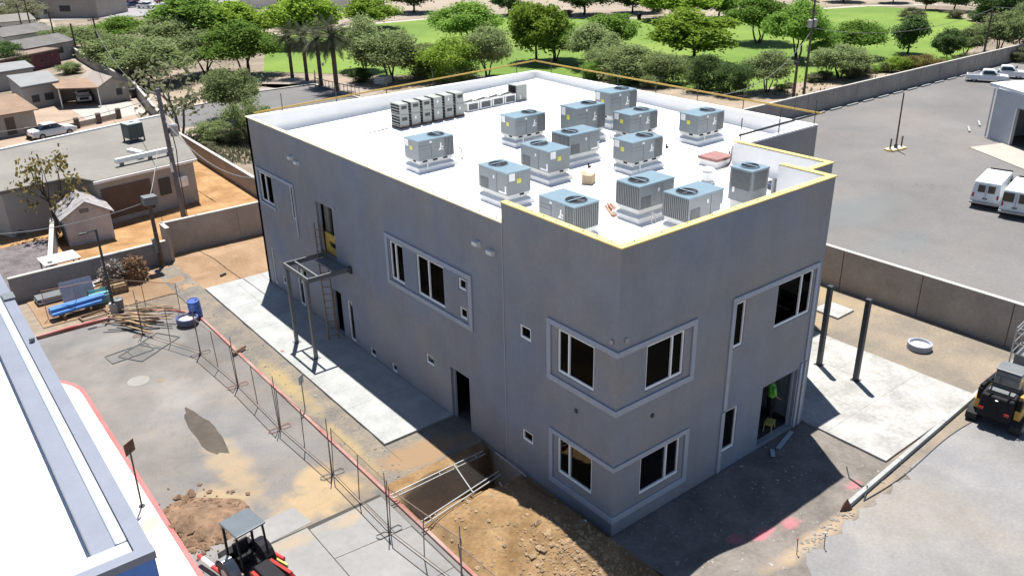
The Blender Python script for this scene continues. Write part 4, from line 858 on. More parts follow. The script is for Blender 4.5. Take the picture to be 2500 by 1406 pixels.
for (x,y,lab,m,sd) in ((-6.25,30.4,'heap of tangled grey brush and crates by the dark light pole','grey',3),(-5.2,30.3,'rounded heap of brown brushwood against the back wall','brown',5)):
    r = thing('brush_heap', lab, 'brush heap', (x,y,0)); rg = random.Random(sd); mb = MB()
    bm_ = mat('brush_'+m, (.30,.27,.24) if m == 'grey' else (.24,.15,.09), .9, .4, 5.)
    for q in range(420):
        t = rg.random()*2*math.pi; zz = rg.random()**.8; rr = .62*math.sqrt(max(0,1-(zz*.92)**2))*rg.uniform(.6,1.05)
        c = Vector((rr*math.cos(t), rr*math.sin(t)*.9, zz*1.25)); d = Vector((rg.gauss(0,1),rg.gauss(0,1),rg.gauss(0,.6))).normalized()*rg.uniform(.12,.32); mb.beam(c-d, c+d, rg.uniform(.015,.045))
    tag(mb.build('brushwood', bm_, r), kind='stuff')
    MB().lathe([(.55,0),(.52,.5),(.35,.95),(0,1.1)], n=10).build('core', WOODD, r)
def crate(name, lab, loc, size, m, rz=0, cat='crate'):
    r = thing(name, lab, cat, loc, rz); x, y, z = size
    for k in range(4): MB().box(-x/2,-y/2,k*z/4+.01,x/2,-y/2+.02,(k+1)*z/4-.02).build('slat', m, r); MB().box(-x/2,y/2-.02,k*z/4+.01,x/2,y/2,(k+1)*z/4-.02).build('slat', m, r)
    MB().box(-x/2+.001,-y/2+.021,0,x/2-.001,y/2-.021,z*.7).build('load', m, r)
    for sx in (-1,1):
        for sy in (-1,1): MB().box(sx*x/2-.03,sy*y/2-.03,0,sx*x/2+.03,sy*y/2+.03,z+.03).build('corner_post', WOODD, r)
TEAL = plain('teal_plastic', (.14,.38,.42), .5)
crate('teal_crate','teal plastic crate of site junk beside the light pole',(-7.4,28.6,.02),(.9,.7,.6),TEAL); crate('wooden_crate','pale slatted wooden crate among junk by the brush heap',(-6.3,29.4,.02),(.7,.6,.5),WOOD)
r = thing('sign_board', 'grey backed sign board leaning behind the blue pipes', 'sign board', (-8.2,29.4,.0)); MB().obox((0,0,.62),(1.5,.04,1.1),rx=-.3).build('panel', mat('board_grey', (.38,.41,.48), .6), r); 
for s in (-1,1): MB().cyl((s*.6,-.1,0),(s*.6,.2,1.2),.025).build('leg', STEELG, r)
r = thing('stacked_doors', 'low stack of grey panels lying against the back wall', 'panels', (-8.6,30.5,.02), .03)
for k in range(5): MB().obox((rnd.uniform(-.1,.1),rnd.uniform(-.05,.05),.05+k*.06),(2.6,.8,.05),rnd.uniform(-.05,.05)).build('panel', TRIM if k%2 else STEELG, r)
for (x,y,l,lab) in ((-6.6,31.0,2.4,'long grey pipe lying along the back wall foot'),(-6.4,30.85,2.2,'second long pipe lying along the back wall foot')):
    tag(MB().cyl((x-l/2,y,.2),(x+l/2,y+.1,.3),.06).build('long_pipe', GALV), lab, 'pipe')
r = thing('grey_bin', 'round grey bin standing at the base of the dark light pole', 'bin', (-6.95,26.95,.02)); MB().lathe([(0,0),(.2,0),(.24,.55),(.26,.56),(.26,.6),(.2,.62),(.0,.64)], n=16).build('body', STEELG, r, smooth=False); MB().lathe([(.05,.64),(.05,.67),(0,.67)], n=8).build('lid_knob', STEELG, r)
r = thing('wood_frame', 'rectangular timber frame lying flat by the blue pipes', 'frame', (-8.1,27.1,.06), .1)
for p, q in (((-.6,-.3),(.6,-.3)),((.6,-.3),(.6,.3)),((.6,.3),(-.6,.3)),((-.6,.3),(-.6,-.3))): MB().beam((*p,0),(*q,0),.07,.05).build('rail', WOODD, r)
for (px,py,lab) in ((545,673,'small dark scrap lying on the sandy yard'),):
    p = at(px,py); tag(MB().obox((p.x,p.y,.06),(.35,.12,.1),.4).build('scrap_block', STEEL), lab, 'scrap')
tag(MB().obox((at(690,862).x,at(690,862).y,.07),(.12,.12,.1)).build('orange_marker', REDC), 'tiny marker block on the gravel strip', 'marker')
# log-like duct lying on gravel near fence
p = at(585,862); r = thing('rolled_tarp', 'short dark rolled tarp lying across the kerb beside the fence', 'tarp', (p.x,p.y,.12), .35); MB().cyl((-.35,0,0),(.35,.05,.03),.075,.07,10).build('roll', WOODD, r); MB().cyl((.36,.05,.03),(.4,.05,.03),.05).build('end', STEEL, r)
for px, py, lab in ((725,945,'small grey sign plate on a stake beside the concrete walk'),):
    p = at(745,1000); r = thing('stake_sign', lab, 'sign', p); MB().cyl((0,0,0),(0,0,1.3),.02).build('stake', STEELG, r); MB().obox((0,0,1.35),(.3,.02,.36),.6).build('plate', GALV, r)
# leaning sign near the red kerb by the white building
r = thing('street_sign', 'brown backed square sign on a thin post at the red sidewalk kerb', 'sign', (-10.72,10.6,.125)); MB().cyl((0,0,0),(.04,0,2.1),.028).build('post', STEEL, r); MB().obox((.05,0,2.25),(.42,.02,.42),.6).build('plate', WOODD, r); MB().lathe([(.1,0),(.1,.03),(0,.03)], n=10).build('base', STEEL, r)
# red barrier posts next to the tractor
for (x,y,lab) in ((-9.95,6.15,'red and white barrier post lying on the sidewalk edge beside the tractor'),):
    r = thing('barrier_post', lab, 'barrier', (x,y,.2), .25); MB().cyl((0,-.75,0),(0,.1,.05),.07).build('shaft', RED, r); MB().cyl((0,.1,.05),(0,.6,.08),.075).build('sleeve', WHITE, r); MB().cyl((0,.6,.08),(0,.8,.09),.07).build('tip', RED, r); MB().lathe([(.3,-.02),(.3,.03),(.1,.05),(.07,.12)], (0,-.65,-.1), 12).build('foot', STEELG, r)
r = thing('red_bar', 'red steel bar lying beside the tractor with a yellow strip', 'bar', (-8.35,6.0,.08), .3); MB().cyl((0,-.6,0),(0,.5,0),.06).build('bar', RED, r); MB().obox((-.12,-.1,.0),(.05,1.6,.04)).build('strip', plain('yellow_strip', (.6,.5,.1), .6), r)

# ---- orange/red compact tractor
r = thing('compact_tractor', 'small red tractor with dark canopy and black frame parked beside the dirt heap', 'tractor', (-9.15,5.0,.014), math.radians(8))
ORANGE = plain('tractor_red', (.30,.025,.02), .4); CAN = mat('canopy_grey', (.098,.119,.140), .4, .08, 2.)
MB().obox((0,.35,1.98),(.92,.95,.07)).build('canopy', CAN, r, bevel=.03)
for sx in (-1,1):
    MB().beam((sx*.40,.75,.5),(sx*.40,.72,1.96),.06).build('canopy_post', BLACK, r); MB().beam((sx*.40,-.1,.9),(sx*.40,.0,1.96),.05).build('canopy_post', BLACK, r)
    w_ = MB().cyl((sx*.42,.55,.42),(sx*.68,.55,.42),.42,.42,20).build('rear_wheel', DARKM, r); MB().cyl((sx*.60,.55,.42),(sx*.69,.55,.42),.22,.2,14).build('rim', RIM, w_)
    w_ = MB().cyl((sx*.42,-1.05,.28),(sx*.62,-1.05,.28),.28,.28,18).build('front_wheel', DARKM, r); MB().cyl((sx*.56,-1.05,.28),(sx*.63,-1.05,.28),.14,.13,12).build('rim', RIM, w_)
    MB().lathe([(.0,0)],).v if False else None
    fm = MB(); n = 8
    for k in range(n):
        t0, t1 = math.pi*(k/n), math.pi*((k+1)/n); fm.add([(sx*.40,.55+.5*math.cos(t0),.42+.5*math.sin(t0)),(sx*.70,.55+.5*math.cos(t0),.42+.5*math.sin(t0)),(sx*.70,.55+.5*math.cos(t1),.42+.5*math.sin(t1)),(sx*.40,.55+.5*math.cos(t1),.42+.5*math.sin(t1))],[(0,1,2,3)])
    fm.build('fender', RIM if sx < 0 else BLACK, r)
    MB().beam((sx*.3,-.35,.85),(sx*.36,-1.35,.95),.1,.14).build('loader_arm', ORANGE, r); MB().beam((sx*.36,-1.35,.95),(sx*.36,-1.75,.35),.09,.13).build('loader_arm', ORANGE, r)
    MB().cyl((sx*.3,-.5,.6),(sx*.36,-1.25,.8),.04).build('hydraulic_ram', RIM, r)
MB().xprism([(-1.4,.5),(-1.4,.85),(-1.25,.98),(-.35,1.02),(-.25,.95),(-.25,.5)],-.27,.27,.15,.85).build('hood', BLACK, r, bevel=.03)
MB().box(-.25,-.3,.35,.25,.75,.6).build('chassis', BLACK, r); st = MB().box(-.24,.35,.62,.24,.72,.74).build('seat', BLACK, r, bevel=.03); MB().box(-.24,.7,.74,.24,.78,1.15).build('seat_back', BLACK, st, bevel=.03)
sw_ = MB().lathe([(.16,-.01),(.18,0),(.16,.01)], (0,0,0), 16).build('steering_wheel', BLACK, r); sw_.location = (0,.02,1.1); sw_.rotation_euler = (.6,0,0); MB().cyl((0,-.15,.9),(0,.0,1.08),.025).build('steering_column', BLACK, r)
MB().xprism([(-1.7,.05),(-2.1,.05),(-1.95,.15),(-1.8,.5),(-1.72,.5)],-.62,.62).build('bucket', ORANGE, r); MB().box(-.5,.95,.3,.5,1.25,.7).build('rear_box', BLACK, r, bevel=.03)
tag(MB().add([(-9.85,4.7,.03),(-9.2,3.0,.03),(-9.75,2.6,.03),(-10.0,2.6,.03),(-9.85,4.7,.09),(-9.2,3.0,.09),(-9.75,2.6,.09),(-10.0,2.6,.09)],[(0,1,2,3),(7,6,5,4),(0,4,5,1),(1,5,6,2),(2,6,7,3),(3,7,4,0)]).build('plywood_sheet', mat('plywood', (.273,.208,.124), .8, .12, 2.)), 'tan plywood sheet lying beside the tractor', 'plywood')

# ---- skid steer at the right
SKY_ = plain('machine_yellow', (.52,.31,.06), .45)
r = thing('track_loader', 'black and yellow compact track loader with cage cab on the pale drive', 'loader', (15.75,-4.5,.016), math.radians(-84))
for sx in (-1,1):
    t_ = MB().xprism([(-.95,.0),(-1.1,.12),(-1.1,.35),(-.9,.5),(.8,.5),(1.05,.35),(1.05,.12),(.9,.0)],sx*.55,sx*.92).build('track', DARKM, r)
    for k in range(4): MB().cyl((sx*.91,-.75+k*.48,.2),(sx*.945,-.75+k*.48,.2),.14,.14,14).build('track_wheel', RIM, t_)
    MB().xprism([(-.9,.52),(-.95,.9),(-.6,1.15),(.1,1.2),(.3,.95),(.4,.52)],sx*.56,sx*.78).build('side_panel', SKY_, r, bevel=.03)
    MB().beam((sx*.66,-.85,1.35),(sx*.66,.9,1.15),.12,.2).build('lift_arm', BLACK if sx < 0 else SKY_, r); MB().beam((sx*.66,.9,1.15),(sx*.66,1.4,.4),.12,.18).build('lift_arm', BLACK, r); MB().beam((sx*.66,-.85,1.35),(sx*.66,-.85,.8),.14,.14).build('arm_tower', BLACK, r)
    MB().cyl((sx*.62,-.5,.8),(sx*.62,.7,1.1),.05).build('hydraulic_ram', RIM, r)
MB().xprism([(-1.25,.45),(-1.3,.7),(-1.15,1.3),(-.55,1.4),(-.5,.45)],-.54,.54).build('engine_hood', BLACK, r, bevel=.05)
gl_ = MB(); gl_.box(-.42,-.9,1.36,.42,-.62,1.41); gl_.build('hood_grille', STEELG, r)
cb_ = MB(); cb_.xprism([(-.5,1.38),(-.42,2.0),(.3,2.02),(.5,1.5),(.5,.6),(-.5,.6)],-.42,.42).build('cab', plain('cab_tint', (.12,.14,.15), .15, spec=.8), r, bevel=.05); MB().box(-.44,-.46,2.02,.44,.34,2.08).build('cab_roof', STEELG, r, bevel=.03)
for sx in (-1,1): MB().beam((sx*.3,-1.12,1.4),(sx*.3,-.9,1.72),.05).build('guard_post', BLACK, r)
MB().beam((-.55,-.9,1.72),(.55,-.9,1.72),.06,.05).build('guard_bar', BLACK, r); MB().lathe([(.05,0),(.05,.008),(0,.008)], (0,-1.2,1.2), 10).build('badge', WHITE, r)
for sx in (-1,1): MB().box(sx*.42-.08,-1.31,.75,sx*.42+.08,-1.28,.85).build('tail_light', LAMPR, r)
MB().xprism([(1.35,.03),(2.0,.03),(1.95,.1),(1.5,.55),(1.35,.6)],-.9,.9).build('bucket', STEELG, r)
r = thing('wire_cage', 'tall stacked wire cage beside the track loader near the block wall', 'cage', (19.9,-3.6,.02), .1)
for z in (0,.45,.9,1.35,1.8,2.0): MB().path([(-.6,-.5,z),(.6,-.5,z),(.6,.5,z),(-.6,.5,z),(-.6,-.5,z)], .022, 5).build('hoop', GALV, r)
for sx in (-1,1):
    for sy in (-1,1): MB().cyl((sx*.6,sy*.5,0),(sx*.6,sy*.5,2.05),.028,.028,6).build('upright', GALV, r)
s = MB()
for a_, b_ in (((-.6,-.5),(.6,-.5)),((.6,-.5),(.6,.5)),((.6,.5),(-.6,.5)),((-.6,.5),(-.6,-.5))): s.add([(*a_,0),(*b_,0),(*b_,2),(*a_,2)],[(0,1,2,3)])
s.build('mesh', CHAIN, r, recalc=False); MB().box(-.5,-.4,.05,.5,.4,.9).build('load', mat('tarp_grey', (.16,.18,.2), .6), r, bevel=.05)

# ================================================================== WALLS
def block_wall(pts, h, lab, m=BLOCK, th=.2, capm=CAP, z0=-.2):
    r = thing('block_wall', lab, 'wall', (0,0,0)); n = 0
    for p, q in zip(pts[:-1], pts[1:]):
        P, Q = Vector((*p,0)), Vector((*q,0)); L_ = (Q-P).length; k = max(1, round(L_/4.)); 
        for i in range(k):
            a, b = P.lerp(Q, i/k), P.lerp(Q, (i+1)/k-.0012); MB().beam(a+Vector((0,0,z0+(h-z0)/2)), b+Vector((0,0,z0+(h-z0)/2)), th, h-z0).build('wall_panel', m, r)
        MB().beam(P+Vector((0,0,h+.03)), Q+Vector((0,0,h+.03)), th+.04, .05).build('cap', capm, r)
    return r
block_wall([(21.6,29.5),(21.6,-14)], 2.0, 'tan block wall between the soil plot and the parking lot')
block_wall([(30,29.55),(130,29.5)], 1.75, 'long tan block wall between the parking lot and the park', BLOCK)
block_wall([(-10.8,31.5),(-2.95,31.75)], 1.25, 'dark grey block wall behind the brush heaps', BLOCKD)
block_wall([(-2.78,31.75),(-2.78,32.85),(10.2,32.85)], 1.9, 'taller tan block wall across the back of the sandy yard', BLOCK)
block_wall([(5.4,33.1),(5.75,45),(6.15,58),(10.3,84),(11.7,114),(14,140)], 1.25, 'long block wall between the back yards and the dusty alley', BLOCK)
block_wall([(-8.6,33.0),(-6.9,40.6)], 1.1, 'low block wall between the dark yard and the shed yard', BLOCKD)
# wheel stops along the lot wall
wsp = MB().box(-.9,-.08,0,.9,.08,.14)
ws0 = wsp.build('wheel_stop', CONC, bevel=.02); tag(ws0, 'pale concrete wheel stop in the row along the parking lot wall', 'wheel stop', 'wheel stops along the wall')
for k in range(13):
    o = ws0 if k == 0 else ws0.copy()
    if k: COL.objects.link(o)
    o.location = (52+k*2.75, 28.7, .006)
for k in range(2):
    o = ws0.copy(); COL.objects.link(o); p = at(2365+k*25,318-k*14); o.location = (p.x,p.y,.006); o.rotation_euler = (0,0,.5); o['label'] = 'pale concrete wheel stop lying loose beside the white-roofed garage'; o['group'] = 'loose wheel stops'
# parking lot lamp pole on its island with bollards
r = thing('lamp_pole', 'slim dark lamp pole on a yellow-edged kerb island in the parking lot', 'lamp pole', (48.2,17.7,0))
MB().cyl((0,0,.1),(-.15,0,4.4),.07,.05,8).build('pole', WOODD, r); MB().box(-.1,-.1,.15,.1,.1,.4).build('base', STEEL, r)
isl = thing('kerb_island', 'small concrete island with yellow painted edge around the lamp pole', 'island', (48.2,17.7,0), -.1); MB().prism([(-.85,-.4),(.85,-.4),(1.0,0),(.85,.4),(-.85,.4),(-1.0,0)],.0,.12).build('kerb', YELLOW, isl); MB().prism([(-.78,-.33),(.78,-.33),(.9,0),(.78,.33),(-.78,.33),(-.9,0)],.12,.14).build('top', CAP, isl)
for x, lab in ((-.7,'short dark bollard on the lamp island, left of the pole'),(.7,'short dark bollard on the lamp island, right of the pole')):
    b = thing('bollard', lab, 'bollard', (48.2+x,17.7-.1*x,.14)); MB().cyl((0,0,0),(0,0,.8),.06,.06,8).build('post', WOODD, b); MB().lathe([(.06,.8),(.04,.83),(0,.84)], n=8).build('cap', WOODD, b)

# ================================================================== NEIGHBOURING WHITE-ROOFED BUILDING (left)
r = thing('neighbour_building', 'low commercial building with bright white roof, grey coping and blue front wall', 'building', (-12.33,.6,0)); r.rotation_euler = (0,0,math.radians(-.8))
NB = mat('neighbour_blue', (.06,.19,.58), .5, .1, .5); NW = mat('neighbour_wall', (.55,.55,.55), .8, .05, 1.); COPE = mat('grey_coping', (.180,.198,.252), .5, .05, 1.); COPL = mat('pale_coping', (.374,.408,.459), .4, .05, 1.)
MB().box(-30,.02,0,-.02,26,5.44).build('wall', NW, r); MB().box(-30,0-.02,0,-.001,.019,5.835).build('blue_front', NB, r)
MB().box(-30,.75,5.45,-.75,25.6,5.5).build('roof', ROOFW, r)
MB().box(-.98,.75,5.5,-.55,26,5.88).build('parapet_inner', COPE, r); MB().box(-.55,.75,5.46,-.30,26,5.94).build('parapet_band', COPL, r, bevel=.06); MB().box(-.30,.222,5.46,.02,26,6.0).build('coping', COPE, r); MB().box(-30,-.05,5.84,.03,.22,6.02).build('front_coping', COPE, r); MB().box(-30,.222,5.5,-.302,.749,5.9).build('front_parapet', COPL, r)
MB().box(-.28,15.4,6.0,.06,16.0,6.08).build('scupper_box', STEELG, r); MB().cyl((-.12,11.6,6.0),(-.12,11.6,6.14),.08).build('vent', STEELG, r)

# ================================================================== VEHICLES
def wheels(r, xs, ys, rad, wd):
    for y in ys:
        for s in (-1,1):
            w_ = MB().cyl((s*(xs-wd),y,rad),(s*xs,y,rad),rad,rad,20).build('wheel', DARKM, r); MB().cyl((s*(xs-.02),y,rad),(s*(xs+.012),y,rad),rad*.6,rad*.55,14).build('rim', RIM, w_)
def make_van():
    r = thing('van', 'x', 'van', group='white vans parked in the lot'); y0, y1 = -2.6, 2.6
    MB().xprism([(-2.55,.38),(-2.6,.8),(-2.5,1.95),(-2.35,2.06),(.95,2.08),(1.2,2.0),(1.75,1.28),(2.45,1.12),(2.6,.85),(2.6,.42),(2.3,.32),(-2.3,.32)],-.98,.98,.14,1.05).build('body', CARW, r, bevel=.06)
    for s in (-1,1):
        MB().add([(s*.925,.35,1.32),(s*.9,.35,1.82),(s*.9,1.05,1.82),(s*.925,1.5,1.32),(s*.935,.35,1.32),(s*.912,.35,1.82),(s*.912,1.05,1.82),(s*.935,1.5,1.32)],[(0,1,2,3),(7,6,5,4),(0,4,5,1),(1,5,6,2),(2,6,7,3),(3,7,4,0)]).build('side_window', CARG, r)
        MB().box(s*.985,-.6,.55,s*.995,-.585,1.9).build('door_seam', STEELG, r); MB().box(s*.99,.1,1.05,s*1.01,.25,1.09).build('door_handle', BLACK, r); MB().obox((s*1.06,1.35,1.35),(.16,.1,.22)).build('mirror', BLACK, r)
        MB().box(s*.2-.22 if s>0 else -.42,-2.575,1.25,s*.2+.22 if s>0 else .02-.0-.0-.0+.0-.0-.0-.02,-2.53,1.75) if False else None
        x0, x1 = (.1,.55) if s > 0 else (-.55,-.1)
        MB().obox(((x0+x1)/2,-2.565,1.5),(x1-x0,.03,.5),rx=-.085).build('rear_window', CARG, r); MB().obox((s*.8,-2.585,1.0),(.12,.04,.3)).build('tail_light', LAMPR, r); MB().obox((s*.72,2.58,.85),(.3,.05,.2)).build('headlight', LAMPW, r)
    MB().obox((0,1.5,1.64),(1.5,.02,.86),rx=-.66).build('windscreen', CARG, r); MB().box(-.95,-2.72,.4,.95,-2.58,.55).build('rear_bumper', RIM, r, bevel=.02); MB().box(-.95,2.58,.38,.95,2.7,.58).build('front_bumper', STEELG, r, bevel=.02); MB().box(-.16,-2.615,.75,.16,-2.6,.87).build('number_plate', STEELG, r); MB().box(-.008,-2.6,.65,.008,-2.57,1.9).build('rear_door_seam', STEELG, r)
    wheels(r, .95, (-1.6,1.65), .36, .24); return r
def vplace(px_, py_, sc_):
    q = at(px_, py_); d = Vector((math.sin(math.radians(78)), math.cos(math.radians(78)), 0)); return (q.x+d.x*2.6*sc_, q.y+d.y*2.6*sc_, .006)
van = make_van(); van.location = vplace(2398,512,.86); van.scale = (.86,.86,.86); van.rotation_euler = (0,0,math.radians(-78)); van['label'] = 'white panel van with two small rear windows parked in the lot'
v2 = clone(van, vplace(2470,536,.86), math.radians(-78), 'white van with wide rear windows parked beside the panel van')
for ch_ in v2.children:
    if ch_.name.startswith('rear_window'): ch_.scale = (1.55,1,1.25); ch_.location = (0,.0,-.37)
def make_pickup(name, label):
    r = thing(name, label, 'pickup truck')
    MB().xprism([(-2.7,.45),(-2.75,1.05),(-.75,1.08),(2.1,1.08),(2.65,1.0),(2.75,.8),(2.7,.45),(2.2,.38),(-2.4,.38)],-.98,.98).build('body', CARW, r, bevel=.05)
    MB().xprism([(-.85,1.05),(-.7,1.72),(-.4,1.8),(.6,1.8),(.8,1.72),(1.45,1.07)],-.9,.9,.16,1.05).build('cab', CARW, r, bevel=.05)
    MB().box(-.78,-2.6,1.083,.78,-.95,1.09).build('bed', STEELG, r)
    for s in (-1,1):
        MB().add([(s*.885,-.65,1.18),(s*.79,-.55,1.66),(s*.79,.65,1.66),(s*.885,1.1,1.18),(s*.90,-.65,1.18),(s*.805,-.55,1.66),(s*.805,.65,1.66),(s*.90,1.1,1.18)],[(0,1,2,3),(7,6,5,4),(0,4,5,1),(1,5,6,2),(2,6,7,3),(3,7,4,0)]).build('side_window', CARG, r)
        MB().obox((s*.78,2.73,.82),(.3,.05,.16)).build('headlight', LAMPW, r); MB().obox((s*.85,-2.76,.85),(.14,.04,.3)).build('tail_light', LAMPR, r); MB().obox((s*1.03,1.0,1.2),(.14,.1,.18)).build('mirror', BLACK, r)
    MB().obox((0,1.14,1.42),(1.4,.02,.84),rx=-.75+.0).build('windscreen', CARG, r); MB().obox((0,-.8,1.42),(1.4,.02,.45),rx=.22).build('rear_window', CARG, r); MB().box(-.95,2.72,.42,.95,2.82,.62).build('front_bumper', RIM, r, bevel=.02); MB().box(-.95,-2.84,.42,.95,-2.74,.6).build('rear_bumper', RIM, r, bevel=.02); MB().box(-.6,2.75,.65,.6,2.775,.95).build('grille', BLACK, r)
    wheels(r, .96, (-1.65,1.75), .4, .26); return r
pk = make_pickup('pickup_truck', 'white pickup truck parked by the lot wall, closer to the garage side'); p = at(2408,200); pk.location = (p.x,p.y,.006); pk.rotation_euler = (0,0,math.radians(205)); pk.scale = (.72,.72,.72); pk['group'] = 'white pickups by the wall'
p = at(2452,192); clone(pk, (p.x+.5,p.y+.2,.006), math.radians(205), 'white pickup truck parked beyond the other pickup by the lot wall')
p = at(212,250); q_ = clone(pk, (p.x,p.y+1.0,.006), math.radians(170), 'silver-white pickup parked under the tan carport', scale=(.72,.72,.72)); q_['group'] = 'vehicles by the houses'
def make_car(label, paint):
    r = thing('parked_car', label, 'car'); m = paint
    MB().xprism([(-2.2,.38),(-2.25,.75),(-2.1,.95),(-1.3,1.0),(1.0,.98),(1.9,.86),(2.2,.7),(2.2,.38),(1.9,.28),(-1.9,.28)],-.88,.88,.12,.7).build('body', m, r, bevel=.06)
    MB().xprism([(-1.55,.95),(-.85,1.4),(-.3,1.46),(.25,1.42),(1.05,.95)],-.8,.8,.24,.95).build('cabin', CARG, r, bevel=.04); MB().xprism([(-.9,1.405),(-.3,1.475),(.3,1.43),(.3,1.41),(-.3,1.45),(-.9,1.38)],-.62,.62).build('roof', m, r, bevel=.02)
    for s in (-1,1):
        MB().obox((s*.62,2.2,.66),(.35,.04,.13)).build('headlight', LAMPW, r); MB().obox((s*.65,-2.23,.78),(.35,.04,.14)).build('tail_light', LAMPR, r); MB().obox((s*.93,.7,.98),(.14,.08,.1)).build('mirror', m, r); MB().beam((s*.74,-.35,1.0),(s*.62,-.35,1.42),.05).build('door_pillar', m, r)
    wheels(r, .88, (-1.35,1.35), .32, .2); return r
car = make_car('white sedan parked on the street side of the low pillared fence', CARW); p = at(130,335); car.location = (p.x+.1,p.y+.3,.006); car.rotation_euler = (0,0,math.radians(-80)); car.scale = (.85,.85,.85); car['group'] = 'vehicles by the houses'
CARS = {}
def car_in(col, nm):
    if nm not in CARS: CARS[nm] = make_car('x', plain('paint_'+nm, col, .25, spec=.6))
    return CARS[nm]
far = [(357,21,'w','white sedan on the far street in front of the pale lot',0),(268,16,'k','black car parked nearest the low flat building on the far lot',1.2),(288,11,'w2','white car in the far lot behind the black car',1.2),(302,18,'d','dark grey car beside a red car in the far lot',1.2),(318,9,'r','small red car in the far lot',1.2),(322,19,'d2','dark blue car in front of the small red car in the far lot',1.2),(415,15,'s','silver car at the far lot edge beside the green trees',1.2),(400,7,'r2','maroon van parked behind the silver car in the far lot',1.2),(92,82,'w3','white car beside the far-left utility poles',.3),(60,35,'w4','white car far up the side street',.3)]
cols = {'w':(.75,.75,.76),'k':(.02,.02,.025),'w2':(.7,.72,.74),'d':(.06,.07,.09),'r':(.3,.04,.05),'d2':(.04,.05,.12),'s':(.45,.46,.48),'r2':(.22,.05,.07),'w3':(.72,.72,.74),'w4':(.7,.71,.72)}
for px,py,c,lab,rz in far:
    o = car_in(cols[c], c); p = at(px,py); o.location = (p.x,p.y,.006); o.rotation_euler = (0,0,rz+.6); o.scale = (.9,.9,.9); o['label'] = lab; o['group'] = 'cars in the far lot'

# ================================================================== BUILDINGS BEYOND
def pwin(r, p, q, z0, z1, t0, t1, m=None, off=.03, name='window'):
    P, Q = Vector((*p,0)), Vector((*q,0)); d = Q-P; n = Vector((d.y,-d.x,0)).normalized(); a, b = P+d*t0+n*off, P+d*t1+n*off
    w_ = MB().beam(a+Vector((0,0,(z0+z1)/2)), b+Vector((0,0,(z0+z1)/2)), .05, z1-z0).build(name, m or STEEL, r)
    return w_
def flat_house(name, lab, poly, h, wm, rm, over=.25, th=.18, cat='house', wins=()):
    r = thing(name, lab, cat, (0,0,0)); cx = sum(p[0] for p in poly)/len(poly); cy = sum(p[1] for p in poly)/len(poly)
    MB().prism(poly, -.05, h).build('wall', wm, r)
    ov = [(cx+(x-cx)*(1+over/max(2,math.hypot(x-cx,y-cy))), cy+(y-cy)*(1+over/max(2,math.hypot(x-cx,y-cy)))) for x,y in poly]
    MB().prism(ov, h+.003, h+th).build('roof', rm, r); MB().prism([(cx+(x-cx)*.985, cy+(y-cy)*.985) for x,y in ov], h+th+.003, h+th+.02).build('roof_sheet', rm, r)
    for (i,t0,t1,z0,z1,nm,m) in wins: pwin(r, poly[i], poly[(i+1)%len(poly)], z0, z1, t0, t1, m, name=nm)
    return r
def gable_house(name, lab, c, size, h, ridge, rz, wm, rm, along='x', over=.3, wins=(), cat='house'):
    r = thing(name, lab, cat, (c[0],c[1],0), rz); a, b = size[0]/2, size[1]/2
    if along == 'x': MB().add([(-a,-b,0),(a,-b,0),(a,b,0),(-a,b,0),(-a,-b,h),(a,-b,h),(a,b,h),(-a,b,h),(-a,0,ridge-.06),(a,0,ridge-.06)],[(0,1,5,4),(2,3,7,6),(1,2,6,9,5),(3,0,4,8,7)]).build('wall', wm, r)
    else: MB().add([(-a,-b,0),(a,-b,0),(a,b,0),(-a,b,0),(-a,-b,h),(a,-b,h),(a,b,h),(-a,b,h),(0,-b,ridge-.06),(0,b,ridge-.06)],[(0,1,5,8,4),(2,3,7,9,6),(1,2,6,5),(3,0,4,7)]).build('wall', wm, r)
    for s in (-1,1):
        A, Bq = (b,a) if along == 'x' else (a,b); k = (ridge-h)/A; e = over; pts = []
        for (u_,v_) in ((-Bq-e,0),(Bq+e,0),(Bq+e,s*(A+e)),(-Bq-e,s*(A+e))):
            z = ridge-abs(v_)*k; pts.append((u_,v_,z) if along == 'x' else (v_,u_,z))
        MB().add(pts+[(x,y,z+.09) for x,y,z in pts],[(0,1,2,3),(7,6,5,4),(0,4,5,1),(1,5,6,2),(2,6,7,3),(3,7,4,0)]).build('roof_slope', rm, r)
    for (x,y,z,sx,sy,sz,nm,m) in wins: MB().box(x-sx/2,y-sy/2,z-sz/2,x+sx/2,y+sy/2,z+sz/2).build(nm, m, r)
    return r
GREYR = mat('grey_roof_coat', (.186,.177,.161), .9, .1, .3); TANR = mat('tan_roof', (.240,.162,.114), .9, .12, .6); BRNR = mat('brown_roof', (.195,.143,.117), .9, .12, .6); GW = mat('grey_house_wall', (.351,.338,.325), .9, .08, .5); TW = mat('tan_house_wall', (.364,.325,.286), .9, .08, .5); SHINGLE = mat('weathered_shingle', (.279,.265,.270), .9, .22, 2.5, bump=.3, bscale=10); MAR = mat('maroon_wall', (.13,.05,.06), .9, .1, 1.); WHT = mat('white_house_wall', (.62,.6,.57), .85, .06, .6); DKR = mat('dark_roof', (.128,.124,.120), .9, .15, .6); BROWNP = mat('brown_panel', (.12,.085,.07), .8, .15, 1.)
fh = flat_house('flat_roofed_house', 'large house with flat grey roof and brown panel wall beyond the shed', [(-13,51),(-9,42.1),(-4.9,42.6),(-4.1,40.6),(2.2,41.6),(5.1,56.3)][::1], 2.75, GW, GREYR, .3, cat='house')
pwin(fh, (-4.1,40.6), (2.2,41.6), .35, 2.3, .03, .52, BROWNP, .04, 'brown_panel'); pwin(fh, (-4.1,40.6), (2.2,41.6), 1.0, 2.1, .6, .72, STEEL, .04, 'window')
MB().obox((1.15,41.1,1.7),(.6,.5,.6),.15).build('window_cooler', WHITE, fh)
